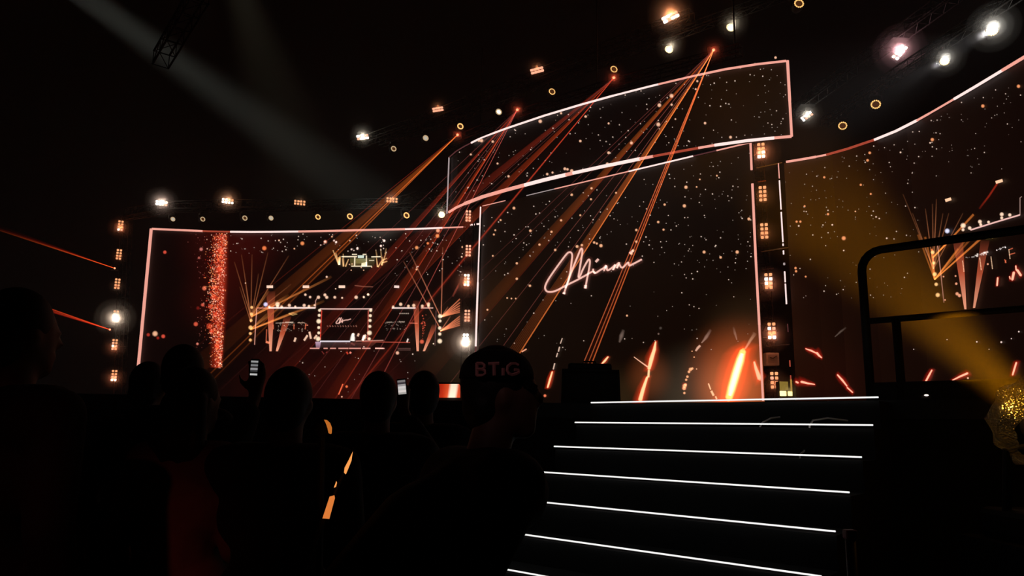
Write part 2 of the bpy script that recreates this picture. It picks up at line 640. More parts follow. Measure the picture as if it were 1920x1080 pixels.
fd_pic.stroke(q45([(866, 620), (866, 562), (880, 535)]), 1.1, lin(190, 140, 125))
fd_pic.stroke(q45([(905, 628), (1060, 629), (1345, 628)]), 1.4, lin(235, 190, 180))
fd_pic.stroke(q45([(370, 625), (360, 780), (352, 930)]), 1.1, lin(220, 150, 130))
fd_pic.stroke(q45([(918, 640), (906, 890)]), 1.2, lin(220, 60, 45))
fd_pic.stroke(q45([(1311, 640), (1306, 890)]), 1.2, lin(200, 90, 75))
for tx, ty in ((180, 230), (240, 170), (330, 170), (385, 330), (465, 150), (275, 410), (225, 440), (640, 180), (660, 420)):
    fd_pic.stroke(q45([(320, 740 if tx % 2 else 690), (tx, ty)]), [1.0, 1.4], lin(150, 85, 50), fade=[1, .12])
for a, b, k in (((325, 695), (1000, 355), 1), ((325, 690), (640, 510), .8), ((318, 805), (940, 560), .9), ((318, 800), (720, 640), .8), ((325, 695), (470, 470), .7), ((318, 800), (480, 650), .6), ((318, 800), (560, 620), .5)):
    fd_pic.stroke(q45([a, ((a[0] + b[0]) / 2, (a[1] + b[1]) / 2), b]), [1.2, 2.2, 3.2], lin(255, 150, 75), fade=[.9 * k, .4 * k, .03])


def vbeam(ax, ay, l, r, ty, ox=400, oy=440, k=1.0, pic=None, sc=4.5):
    T = lambda x, y: (ox + x / sc, oy + y / sc)
    a, b = T(ax - 9, ay), T(ax + 9, ay)
    L0, R0 = T(l, ty), T(r, ty)
    m1 = tuple((u + v) / 2 for u, v in zip(a, L0)); m2 = tuple((u + v) / 2 for u, v in zip(b, R0))
    hot = lin(255, 170, 135, k); mid = lin(190, 85, 55, k); z = lin(45, 14, 7, k)
    (pic or fd_pic).quad([a, b, m2, m1], None, [hot, hot, mid, mid])
    (pic or fd_pic).quad([m1, m2, R0, L0], None, [mid, mid, z, z])


vbeam(487, 985, 452, 528, 480); vbeam(540, 985, 600, 665, 690)
fd_pic.stroke(q45([(640, 668), (675, 662), (712, 672), (675, 680), (640, 668)]), 1.4, lin(190, 150, 90))
for i in range(70):
    x = rng.uniform(530, 800); y = rng.choice((745, 748, 770, 800, 810)) + rng.gauss(0, 6)
    fdot(x, y, rng.uniform(.7, 1.6), lin(190, 165, 145, k=rng.uniform(.1, .7)))
fd_pic.stroke(q45([(530, 748), (610, 745)]), 1.2, lin(150, 130, 115)); fd_pic.stroke(q45([(610, 742), (680, 742)]), 1.6, lin(190, 170, 150)); fd_pic.stroke(q45([(715, 745), (770, 745)]), 1.2, lin(160, 130, 110))
for a, b in (((455, 800), (450, 900)), ((510, 760), (512, 800)), ((785, 750), (780, 800)), ((780, 765), (805, 765)), ((685, 755), (685, 800))):
    fd_pic.stroke(q45([a, b]), 1.3, lin(190, 90, 60))
for a, b in (((815, 820), (828, 880)), ((800, 850), (770, 895)), ((878, 850), (855, 880)), ((700, 870), (688, 905)), ((1290, 845), (1262, 895)), ((1232, 835), (1222, 860))):
    fd_pic.stroke(q45([a, b]), 2.4, lin(255, 205, 175))
fd_pic.stroke(q45([(448, 905), (478, 915)]), 2.6, lin(255, 140, 100))
fd_pic.stroke(q45([(905, 902), (1160, 902)]), 1.8, lin(235, 225, 235)); fd_pic.stroke(q45([(1205, 900), (1440, 893)]), 1.2, lin(190, 130, 115))
fd_pic.quad(q45([(910, 912), (1380, 912), (1330, 955), (905, 955)]), None, [lin(60, 45, 45), lin(90, 40, 30), lin(25, 12, 10), lin(30, 20, 20)])
fd_pic.quad(q45([(865, 905), (912, 905), (905, 958), (872, 958)]), None, [lin(200, 165, 190)] * 2 + [lin(120, 80, 90)] * 2)
fd_pic.stroke(q45([(1183, 835), (1181, 870), (1178, 898)]), [2.5, 5, 5.5], lin(255, 245, 235, 1.2)); fdot(1186, 842, 3, HOT)
fd_pic.stroke(q45([(1165, 915), (1200, 935)]), 2, lin(90, 50, 45))
for a, b in ((820, 900), (935, 970), (990, 1040), (1060, 1145), (1150, 1250), (1260, 1330), (1370, 1440)):
    fd_pic.stroke(q45([(a, 961), (b, 961)]), 1.5, lin(235, 160, 145))
fd_pic.stroke(q45([(1130, 990), (1140, 1010)]), 2, REDD); fd_pic.stroke(q45([(1158, 1005), (1165, 990)]), 2.2, lin(255, 140, 120))
fd_pic.stroke(q45([(920, 985), (940, 1010)]), 1.3, lin(110, 40, 35)); fd_pic.stroke(q45([(955, 1000), (968, 988)]), 1.3, lin(110, 40, 35))
mm = [(580, 830), (640, 640), (690, 360), (680, 250), (650, 245), (520, 400), (350, 650), (318, 730), (340, 785), (480, 775), (650, 685), (880, 565), (1130, 465), (1400, 440), (1660, 345)]
fd_pic.stroke([(400 + (1040 + (x - 318) * .094) / 4.5, 440 + (700 + (y - 200) * .088) / 4.5) for x, y in mm], 1.3, lin(225, 170, 155))
fd_pic.stroke([(400 + (1040 + (x - 318) * .094) / 4.5, 440 + (700 + (y - 200) * .088) / 4.5) for x, y in ((620, 740), (810, 210), (780, 590), (930, 350), (880, 745))], 1.1, lin(225, 170, 155))
for i, x in enumerate(range(965, 1225, 22)):
    fd_pic.stroke(q45([(x, 768), (x + 8, 780)]), 1.3, lin(150, 95, 80, k=.35 + .6 * rng.random()))
# right half of the live picture
e5 = lambda pts: q45(pts, 680, 440)
for x, y, r in ((658, 690, 5), (657, 730, 3.6), (655, 790, 4.2), (655, 840, 4), (655, 900, 5.5)):
    fdot(x, y, r, HOT, 680)
for x, y, r in ((262, 610, 3), (325, 590, 4), (390, 605, 3.4), (435, 600, 4), (508, 605, 3.6), (560, 588, 4), (560, 604, 3.4), (14, 527, 2.4), (50, 507, 2.8), (840, 190, 2.2)):
    fdot(x, y, r, lin(255, 205, 170, 1.1), 680)
fd_pic.stroke(e5([(250, 621), (450, 621)]), 1.8, PINK); fd_pic.stroke(e5([(495, 621), (600, 621)]), 1.4, lin(235, 180, 165))
fd_pic.stroke(e5([(270, 441), (312, 443)]), 2.6, PINK, .7)
for y in (655, 640, 622, 600, 575, 545): fd_pic.stroke(e5([(665, 697), (745, (697 + y) / 2), (825, y)]), [1.3, 1.3, 1.6], lin(255, 140, 95), fade=[1, .75, .45])
for y in (765, 748, 730, 710, 690): fd_pic.stroke(e5([(660, 815), (745, (815 + y) / 2), (825, y)]), [1.3, 1.3, 1.6], lin(255, 140, 95), fade=[1, .75, .45])
for a, b in (((660, 690), (400, 150)), ((652, 782), (350, 230)), ((672, 690), (725, 610)), ((672, 800), (745, 690)), ((668, 690), (680, 110))):
    fd_pic.stroke(e5([a, b]), [1.2, 1.5], lin(190, 110, 80), fade=[1, .15])
fd_pic.stroke(e5([(625, 640), (615, 940)]), 1.0, lin(90, 60, 60))
fd_pic.stroke(e5([(765, 525), (805, 445), (820, 410)]), 2.2, lin(140, 60, 45), fade=[.3, 1, .3])
vbeam(470, 985, 428, 482, 560, 680); vbeam(522, 985, 590, 640, 760, 680)
for i in range(46):
    fdot(rng.uniform(185, 370), rng.choice((740, 742, 770, 795)) + rng.gauss(0, 7), rng.uniform(.7, 1.4), lin(190, 165, 150, k=rng.uniform(.1, .6)), 680)
for i in range(5): fdot(320 + i * 17, 668, 1.8, lin(210, 190, 170, .7), 680)
fd_pic.stroke(e5([(205, 742), (255, 740)]), 1.2, lin(160, 140, 125)); fd_pic.stroke(e5([(310, 738), (360, 738)]), 1.2, lin(160, 140, 125)); fd_pic.stroke(e5([(400, 748), (470, 750)]), 1.2, lin(190, 100, 80))
for i in range(30):
    fdot(rng.gauss(518, 9), rng.uniform(670, 900), rng.uniform(.9, 2), lin(210, 80, 55, k=rng.uniform(.2, .9)), 680)
fdot(505, 905, 5, lin(230, 100, 70), 680)
fd_pic.stroke(e5([(388, 880), (378, 910)]), 1.8, PINK); fd_pic.stroke(e5([(0, 905), (405, 912)]), 1.1, lin(170, 70, 55))
fd_pic.stroke(e5([(110, 960), (190, 962)]), 1.3, lin(235, 160, 145)); fd_pic.stroke(e5([(300, 962), (410, 962)]), 1.0, lin(90, 60, 55)); fd_pic.stroke(e5([(300, 975), (410, 975)]), 1.0, lin(90, 60, 55))
fdot(603, 922, 1.8, HOT, 680); fdot(20, 870, 5, lin(255, 190, 160), 680); fd_pic.stroke(e5([(5, 895), (20, 850)]), 2.6, PINK)
# the small bright picture within the picture, top right (zoom 12 from 600,450)
z12 = lambda pts: [(600 + x / 12, 450 + y / 12) for x, y in pts]
GR = lin(120, 115, 70); CRM = lin(255, 240, 200, 1.1)
fd_pic.quad(z12([(690, 420), (1250, 420), (1240, 600), (700, 600)]), None, [lin(85, 80, 40), lin(75, 65, 40), lin(45, 30, 15), lin(95, 80, 45)])
fd_pic.quad(z12([(820, 430), (1045, 430), (1045, 540), (820, 540)]), None, [lin(105, 100, 55), lin(125, 130, 100), lin(120, 110, 70), lin(95, 85, 45)])
fd_pic.quad(z12([(950, 530), (1075, 500), (1075, 605), (945, 605)]), None, [CRM] * 4)
fd_pic.quad(z12([(865, 355), (1010, 355), (1000, 415), (870, 415)]), None, [lin(220, 235, 220)] * 4)
for a, b, wd in (((500, 385), (850, 385), 1.6), ((735, 335), (850, 335), 1.3), ((975, 335), (1060, 335), 1.3), ((1170, 390), (1380, 385), 1.5), ((800, 400), (795, 590), 1.6), ((1060, 360), (1060, 600), 1.5), ((720, 600), (1180, 600), 1.3), ((1120, 470), (1235, 470), .9)):
    fd_pic.stroke(z12([a, b]), wd, lin(255, 235, 200, 1.0))
for a, b, k in (((440, 570), (310, 240), 1), ((450, 570), (370, 300), .9), ((455, 570), (470, 370), 1.1), ((545, 610), (520, 420), .9), ((590, 610), (660, 440), .9), ((550, 590), (540, 320), .6), ((1310, 620), (1285, 410), 1), ((1320, 620), (1400, 480), 1), ((1405, 580), (1415, 400), 1.1), ((1405, 580), (1500, 300), .8), ((1420, 520), (1530, 490), 1), ((1420, 470), (1525, 420), .9), ((1400, 420), (1380, 200), .4), ((1300, 400), (1270, 230), .35), ((1480, 330), (1505, 200), .35)):
    fd_pic.stroke(z12([a, b]), [1.7, 1.3], lin(255, 195, 130), fade=[k, k * .55])
fd_pic.quad(z12([(425, 400), (480, 400), (475, 570), (435, 570)]), None, [GOLD, GOLD, CRM, CRM])
for x, y in ((860, 190), (727, 222), (1385, 140), (1462, 28), (130, 50), (335, 25), (385, 55)):
    fd_pic.dot(600 + x / 12, 450 + y / 12, 2.4, lin(255, 215, 200), 7)
for x, y in ((945, 630), (1180, 620), (720, 690), (1000, 690), (680, 560), (740, 550)):
    fd_pic.dot(600 + x / 12, 450 + y / 12, 1.6, lin(255, 190, 150), 7)
fd_pic.build('live_picture', ADD, t)

# ---- centre screen
C = centre_s
t = thing('led_screen', C.p[0].to_3d() + Vector((0, 0, ZF)), 'tall centre LED wall with the handwritten word and drifting sparks', 'screen')
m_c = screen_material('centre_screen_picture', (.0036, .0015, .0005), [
    (C.hit(1385, 705, 0), 2.3, (.36, .065, .015)), (C.hit(1372, 745, 0), 1.8, (.22, .06, .02)), (C.hit(1216, 705, 0), 1.2, (.10, .022, .006)), (C.hit(1300, 745, 0), 2.3, (.045, .032, .02)),  # red fire glow painted softly into the screen's picture
    (C.hit(1160, 750, 0), 1.6, (.02, .011, .004)), (C.hit(1340, 240, 0), 3.6, (.012, .004, .0)), (C.hit(1405, 640, 0), 2.4, (.02, .010, .004)), (C.hit(925, 560, 0), 2.4, (.011, .004, .001))])  # the amber area near the top is beam haze painted in
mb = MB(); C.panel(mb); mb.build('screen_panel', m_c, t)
bl = C.line3(0, .1)
frame_tubes(t, [
    ([C.hit(904, 389, .1), C.hit(899, 530, .1)], .032, 'h'), ([C.hit(899, 530, .1), C.hit(895, 650, .1)], .045, 'h'), ([C.hit(895, 650, .1), C.hit(894, 690, .1)], .03, 'd'),
    (line_at(C, [905, 948], ZT), .022, 'p'), (line_at(C, [988, 1040], ZT), .022, 'g'), (line_at(C, [1040, 1180], ZT), .028, 'p'), (line_at(C, [1180, 1300], ZT), .034, 'h'), (line_at(C, [1300, 1345], ZT), .028, 'd'), (line_at(C, [1345, 1408], ZT), .03, 'p'),
    ([C.hit(1409.5, 270, .1), C.hit(1411.5, 320, .1)], .045, 'p'), ([C.hit(1413, 346, .1), C.hit(1419, 480, .1)], .048, 'p'), ([C.hit(1419, 480, .1), C.hit(1426, 610, .1)], .046, 'p'), ([C.hit(1426, 610, .1), C.hit(1433, 752, .1)], .04, 'p')])
p = Pic(C)
big_stars = [(964.6, 390.6, 3.4), (1073, 365.6, 3), (1110, 353.5, 2.8), (1109, 374, 2.6), (1089, 404, 2.4), (1053, 413.5, 2.8), (1035, 435, 2.8), (1012.5, 459, 2.8), (995.4, 433, 3.2), (929.6, 432, 2.2), (927, 440, 2.4), (939.6, 413, 2.4), (1284, 386.5, 4), (1287, 351.5, 4), (1247, 384, 2.8), (1235, 416.7, 3), (1245, 431, 2.6), (1194, 431.7, 3), (1194, 453.5, 3), (1188, 470, 3.2), (1185, 476, 3), (1127.7, 461, 4), (1115, 455, 3), (1120, 457, 2.6), (1156, 362, 2.4), (1083, 462.5, 3.6), (1092, 460, 3), (970, 494, 2.8), (925, 480, 2.2), (1405, 411, 3.6), (1321, 473, 3.6), (1383, 473, 4), (1352, 483, 3), (970, 523, 3), (994.6, 536, 3), (1042, 469, 3), (915, 581, 2.4), (952, 559, 2), (960, 560, 2), (968, 560, 2), (1176.5, 592, 2.4), (1307, 351, 2), (1313, 337, 2), (1345, 330, 2.2), (1307, 692, 1.5)]
for x, y, r in big_stars:
    p.dot(x, y, r, lin(255, 185, 140), 8)
scatter(p, 300, (903, 285, 1412, 660), lambda x, y: y > 395 - .245 * (x - 905) + 12 and x > 906 and x < 1408 + (y - 268) * .045 and (y < 520 or rng.random() < .28) and not (1010 < x < 1200 and 465 < y < 560 and rng.random() < .8), big=.0)
p.build('star_picture', ADD, t, kind='stuff')

p = Pic(C, .045)                                        # handwriting
s6 = lambda pts: [(980 + x / 7.385, 440 + y / 7.385) for x, y in pts]
k1 = [(580, 825), (600, 760), (640, 640), (672, 500), (688, 370), (695, 290), (680, 252), (650, 248), (615, 275), (520, 400), (420, 540), (350, 650), (320, 730), (340, 783), (400, 795), (480, 775), (580, 722), (650, 686), (760, 632), (880, 567), (930, 537), (985, 512), (1002, 532), (1030, 528), (1080, 495), (1130, 465), (1165, 430), (1132, 505)]
k1b = [(985, 475), (990, 512), (1020, 538)]
k1c = [(1150, 470), (1170, 440), (1178, 490), (1205, 490), (1260, 450), (1292, 420), (1258, 492), (1300, 432), (1348, 392), (1312, 468), (1345, 415), (1368, 450), (1400, 455), (1470, 388), (1485, 430), (1540, 408), (1660, 345)]
k2 = [(600, 745), (650, 620), (700, 480), (760, 330), (808, 215), (828, 196), (836, 240), (815, 380), (792, 520), (782, 588), (802, 578), (850, 470), (918, 352), (940, 372), (930, 470), (900, 620), (878, 745)]
dots = [[(1020, 382), (1060, 340)], [(1488, 265), (1540, 225)]]
INK = lin(250, 195, 180)
for k in (k1, k2, k1c, k1b):
    q = smooth_line(s6(k), 5)
    p.stroke(q, 2.15, INK, .5)
    p.stroke(q, 7.5, lin(60, 28, 22), .1)
for k in dots: p.stroke(s6(k), 2.8, INK, .5)
for a, b in (((580, 826), (586, 800)), ((877, 748), (882, 700))):
    p.stroke(s6([a, b]), 3.2, INK, .6)
p.build('handwritten_word', ADD, t)

p = Pic(C, .05)                                         # comets and fire bursts of the picture
z4 = lambda x, y: (980 + x / 4.364, 600 + y / 4.364)


def burn(pic, pts, wd, colr, halo, hw, k=1.0):
    def ext(e):
        (xa, ya), (xb, yb) = pts[0], pts[1]; (xc, yc), (xd, yd) = pts[-2], pts[-1]
        la = math.hypot(xa - xb, ya - yb); lb = math.hypot(xd - xc, yd - yc)
        return [(xa + (xa - xb) / la * e * wd[0], ya + (ya - yb) / la * e * wd[0])] + list(pts) + [(xd + (xd - xc) / lb * e * wd[-1], yd + (yd - yc) / lb * e * wd[-1])]
    fd = [1] * len(pts)
    w2 = [wd[0]] + list(wd) + [wd[-1]]; f2 = [0] + fd + [0]
    pic.stroke(ext(hw * .8), [wv * hw for wv in w2], halo, .12, f2)
    pic.stroke(ext(hw * .4), [wv * hw * .55 for wv in w2], tuple(v * .9 for v in halo), .2, f2)
    pts = ext(.8); wd = [wd[0] * .3] + list(wd) + [wd[-1] * .3]; fd = [.3] + fd + [.3]
    pic.stroke(pts, wd, colr, .55, fd)


HALO = lin(170, 40, 15); CORE = lin(255, 205, 150, 1.25)
burn(p, [z4(x, y) for x, y in ((1692, 640), (1715, 560), (1750, 440), (1785, 330), (1808, 255))], [8, 9.5, 10, 9.5, 7], lin(255, 205, 110, 1.3), lin(215, 55, 14), 3.9)
p.stroke([z4(1700, 620), z4(1715, 560), z4(1750, 440), z4(1785, 330), z4(1802, 275)], [4, 6.5, 7, 6.5, 4], lin(255, 245, 225), .3)
p.stroke([z4(1825, 238), z4(1870, 165), z4(1905, 105)], [2, 3.5, 5], lin(190, 140, 110), .3, [.9, .7, .15])
p.stroke([z4(1758, 165), z4(1742, 110), z4(1728, 60)], [1.5, 3, 2.5], lin(130, 100, 85), .3, [.9, .7, .1])
burn(p, [z4(1900, 345), z4(1915, 400), z4(1945, 480)], [2, 3.5, 5], lin(255, 190, 150), HALO, 3)
burn(p, [z4(968, 655), z4(990, 575), z4(1025, 470)], [4.5, 4, 2.5], CORE, HALO, 3.4)
burn(p, [z4(1040, 400), z4(1060, 320), z4(1085, 240), z4(1095, 180)], [3.5, 4.5, 3.5, 1.5], CORE, HALO, 3.2)
p.stroke([z4(917, 303), z4(960, 335), z4(1030, 385)], [.9, 1.2, 1.8], lin(255, 190, 155))
p.stroke([z4(1035, 470), z4(1040, 410)], 2.6, CORE)
p.dot(*z4(1118, 115), 2.4, lin(120, 95, 85)); p.dot(*z4(1135, 68), 3.4, lin(70, 60, 55)); p.stroke([z4(798, 185), z4(815, 130), z4(830, 80)], [2.2, 5, 3.5], lin(115, 95, 85), .2, [.6, 1, .2])
burn(p, [z4(212, 552), z4(230, 490), z4(250, 425)], [1.8, 2.2, 1.6], CORE, HALO, 3.4)
for a, b, wd in (((258, 405), (270, 355), 1.6), ((283, 305), (294, 270), 1.4), ((300, 260), (310, 220), 1.6), ((316, 195), (332, 150), 1.2)):
    p.stroke([z4(*a), z4(*b)], wd, lin(220, 185, 165))
p.dot(*z4(190, 620), 3.5, lin(255, 130, 90))
burn(p, [z4(655, 360), z4(680, 335), z4(706, 303)], [1.5, 2.4, 1.6], CORE, HALO, 2.6)
p.stroke([z4(0, 262), z4(40, 238)], 1.6, lin(255, 170, 130))
for x, y, r in ((1380, 405, 4.2), (1368, 425, 3.4), (1395, 398, 3), (1355, 465, 3.2), (1345, 490, 3), (1332, 540, 5), (1328, 560, 4.4), (1340, 530, 3.4), (1330, 598, 3), (1410, 305, 1.8), (1393, 257, 1.6)):
    p.dot(*z4(x, y), r, lin(255, 175, 125, 1.1))
p.stroke([z4(1325, 570), z4(1335, 515)], 6, lin(130, 30, 10), .2)
p.stroke([z4(1422, 255), z4(1440, 230), z4(1460, 210)], [2, 3, 2.6], lin(225, 170, 145)); p.stroke([z4(1470, 190), z4(1510, 140), z4(1545, 80)], [1.2, 4, 3], lin(150, 115, 100), .3, [1, .8, .15])
for a, b, wd in (((1527, 520), (1545, 570), 1.6), ((1550, 580), (1570, 620), 2.6), ((1585, 625), (1595, 648), 1.8)):
    p.stroke([z4(*a), z4(*b)], wd, lin(255, 195, 150))
p.build('fire_picture', ADD, t, kind='stuff')

# ---- right screen
Q = right_s
t = thing('led_screen', Q.p[0].to_3d() + Vector((0, 0, ZF)), 'curved LED wall sweeping out of the frame behind the guardrail', 'screen')
m_r = screen_material('right_screen_picture', (.0022, .0006, .0003), [
    (Q.hit(1500, 380, 0), 5.0, (.006, .0016, .0002)), (Q.hit(1500, 640, 0), 3.0, (.004, .0012, .0004)), (Q.hit(1560, 720, 0), 2.0, (.006, .0005, .0003))])  # upper amber area is the beam's haze painted on the wall
mb = MB(); Q.panel(mb); mb.build('screen_panel', m_r, t)
frame_tubes(t, [
    (line_at(Q, [1474, 1500, 1530], ZT), .05, 'p'), (line_at(Q, [1530, 1550], ZT), .04, 'p'), (line_at(Q, [1550, 1590, 1640], ZT), .05, 'r'),
    (line_at(Q, [1640, 1680, 1720], ZT), .05, 'h'), (line_at(Q, [1720, 1742], ZT), .04, 'p'), (line_at(Q, [1742, 1760, 1790], ZT), .035, 'p'), (line_at(Q, [1790, 1830, 1880], ZT), .045, 'h'), (line_at(Q, [1880, 1920, 1960, 2008], ZT), .05, 'p')])
ed = lambda y: 1460.5 + (y - 305) * .0575
frame_tubes(t, [([Q.hit(ed(a), a, .1), Q.hit(ed(b), b, .1)], r, c) for a, b, r, c in (
    (308, 336, .022, 'p'), (340, 394, .028, 'h'), (399, 455, .03, 'h'), (458, 462, .03, 'h'), (471, 478, .03, 'h'), (494, 498, .04, 'g'), (510, 530, .03, 'h'), (533, 571, .03, 'h'), (608, 623, .02, 'd'), (676, 688, .025, 'r'), (704, 716, .025, 'r'), (722, 738, .03, 'r'))])
p = Pic(Q)
for x, y, r in ((1509, 387, 3), (1553, 402, 3.6), (1494, 416, 3.4), (1501, 416, 3.4), (1498, 424, 2.6), (1583, 447, 6), (1492, 503, 3.6), (1493, 509, 3.6), (1561, 422, 2.6), (1664, 447, 2.6), (1750, 262, 5), (1746, 268, 2.6), (1845, 199, 5), (1912, 162, 5), (1632, 287, 4), (1628, 301, 4), (1546, 333, 3.4), (1615, 347, 3.4), (1690, 286, 2.6), (1634, 364, 3), (1511, 519, 2.8), (1644, 407, 2.4), (1650, 410, 2), (1583, 470, 2.2)):
    p.dot(x, y, r * .8, lin(255, 160, 105) if r > 2.7 else lin(255, 215, 190), 9)


def right_ok(x, y):
    top = 306 - (x - 1470) * .09 if x < 1560 else (290 - (x - 1560) * .36 if x < 1700 else 240 - (x - 1700) * .58)
    return y > top + 12 and (y < top + 150 or rng.random() < .45) and not (1725 < x and y > 330) and x > ed(y) + 5


scatter(p, 230, (1466, 115, 1918, 560), right_ok, big=.01)
for x, y, r in ((1834, 641, 2), (1880, 641.6, 2.4), (1778, 637, 1.3), (1715, 655, 1.2), (1857, 655, 1.2), (1899, 635, 1.4), (1913, 622, 2)):
    p.dot(x, y, r, PINK, 7)
CR = lin(255, 195, 160, 1.1); HL = lin(130, 16, 8)
for pts, wd in (([(1511, 654), (1522, 658), (1530, 662)], [1, 2, 1.4]), ([(1532, 662), (1536, 667), (1541, 671)], [2.6, 2.2, 1.2]), ([(1571, 703), (1580, 713), (1589, 724)], [1.6, 2.2, 1.8]), ([(1590, 727), (1600, 736)], [1.6, 1.4]), ([(1503, 716), (1515, 719), (1528, 721)], [2.6, 2, 1]), ([(1737, 717), (1744, 705), (1750, 694)], [1.8, 2.2, 1.6]), ([(1789, 713), (1803, 706), (1817, 700)], [1.2, 2, 2.4]), ([(1902, 703), (1905, 693), (1909, 680)], [1.8, 2.2, 2]), ([(1493, 716), (1497, 718)], [2, 2])):
    burn(p, pts, wd, CR, HL, 4.0)
p.stroke([(1566, 632), (1577, 622), (1588, 614)], [1, 2.4, 2], lin(85, 70, 62), .3, [1, 1, .2]); p.dot(1818, 709, 2.4, CR)
z7 = lambda x, y: (1600 + x / 4.5, 400 + y / 4.5)


def rdot(x, y, r, c=HOT): p.dot(*z7(x, y), r, c, 8)


for x, y, r in ((672, 250, 4), (682, 330, 4.5), (692, 420, 4), (700, 515, 5), (712, 600, 4.2), (725, 690, 5)): rdot(x, y, r, lin(255, 195, 125, 1.2))
p.stroke([z7(675, 300), z7(690, 470), z7(703, 560)], 2.4, lin(230, 120, 60))
for tx, ty, k in ((510, 0, .7), (560, 150, .5), (620, -40, .8), (680, -80, .8), (715, -120, 1), (770, 0, .7), (820, 0, .7), (940, 0, .7), (430, -160, .3)):
    p.stroke([z7(690, 470), z7((690 + tx) / 2, (470 + ty) / 2), z7(tx, ty)], [1.2, 1.3, 1.3], lin(160, 95, 60), fade=[k, k * .8, .12])
for a, b, k in (((685, 378), (1030, 10), 1), ((685, 372), (830, 225), 1), ((700, 560), (1090, 215), 1.2), ((700, 560), (900, 300), .6), ((700, 560), (960, 230), .5), ((700, 560), (620, 200), .6), ((700, 560), (560, 180), .4), ((700, 560), (1030, 190), .4)):
    p.stroke([z7(*a), z7((a[0] + b[0]) / 2, (a[1] + b[1]) / 2), z7(*b)], [1.4, 2, 2.8], lin(255, 140, 60), fade=[k, .6 * k, .35 * k])
p.stroke([(1840, 392), (1858, 368), (1874, 344)], [2.4, 2.4, 2.4], lin(150, 35, 18), .3, [.2, .8, .9])
p.stroke([z7(722, 232), z7(755, 520), z7(780, 755)], 1.3, lin(190, 130, 110), fade=[1, .9, .5])
vbeam(962, 810, 850, 940, 200, 1600, 400, .9, p); vbeam(1035, 800, 1090, 1168, 230, 1600, 400, .8, p)
p.stroke([z7(*q) for q in smooth_line([(1095, 205), (1120, 185), (1170, 175), (1198, 185), (1180, 203), (1140, 212), (1098, 212)], 3)], 1.8, lin(225, 185, 100))
for i in range(26): rdot(rng.uniform(1095, 1195), rng.uniform(178, 212), 1.3, lin(240, 200, 110, rng.uniform(.3, 1)))
for x, y, r in ((808, 150, 5.5), (943, 105, 6), (942, 140, 3.6), (998, 125, 4.2), (1085, 72, 4.6), (1092, 97, 3.6), (1158, 75, 3.4), (1270, 10, 4.6), (1270, 40, 3.6), (1338, 15, 4)):
    rdot(x, y, r, lin(255, 215, 185, 1.2) if x != 808 else lin(225, 225, 255, 1.2))
p.stroke([z7(1005, 142), z7(1210, 78), z7(1425, 14)], 1.8, lin(255, 200, 190))
p.stroke([z7(1425, 14), z7(1425, -130), z7(1440, -140)], 1.0, lin(170, 140, 130))
p.stroke([(1776, 376.5), (1787, 373)], 3.2, lin(255, 200, 160, 1.2), .7); p.stroke([(1871, 342.5), (1884, 338.5)], 3.2, lin(255, 200, 160, 1.2), .7)
for i in range(40):
    k = rng.random(); rdot(960 + 200 * k, 385 - 55 * k + rng.gauss(0, 6), rng.uniform(.8, 2), lin(225, 210, 200, rng.uniform(.2, .9)))
for i in range(16):
    k = rng.random(); rdot(1225 + 80 * k, 310 - 25 * k + rng.gauss(0, 3), rng.uniform(.9, 1.8), lin(225, 210, 205, rng.uniform(.3, 1)))
p.stroke([z7(1100, 342), z7(1155, 325)], 2.2, lin(200, 180, 170))
for x0, n in ((940, 8), (1085, 9), (1188, 9), (1332, 7)):
    for i in range(n): rdot(x0 + i * 1.5 - (8 if x0 == 1188 else 0), (370 if x0 == 1188 else 380 if x0 == 1085 else 405 if x0 == 940 else 310) + i * 12, 1.5, lin(245, 200, 160, .9))
for a, b in (((1330, 310), (1365, 295)), ((1335, 350), (1385, 335)), ((1295, 390), (1310, 420)), ((1300, 420), (1308, 395))): p.stroke([z7(*a), z7(*b)], 1.3, lin(190, 90, 60))
for pts, wd in (([(1238, 545), (1232, 610)], 2.4), ([(1375, 500), (1362, 560)], 3.6), ([(1392, 445), (1395, 480)], 2), ([(1405, 480), (1435, 525)], 3.4), ([(1340, 535), (1345, 555)], 1.8)):
    burn(p, [z7(*q) for q in pts], [wd * .8, wd * .8], CR, HL, 2.4)
for x, y, r in ((888, 595, 3), (882, 530, 2.2), (895, 680, 4), (915, 695, 4), (780, 535, 2), (793, 732, 2), (1155, 430, 2.4)): rdot(x, y, r, lin(255, 170, 130))
p.build('star_picture', ADD, t, kind='stuff')

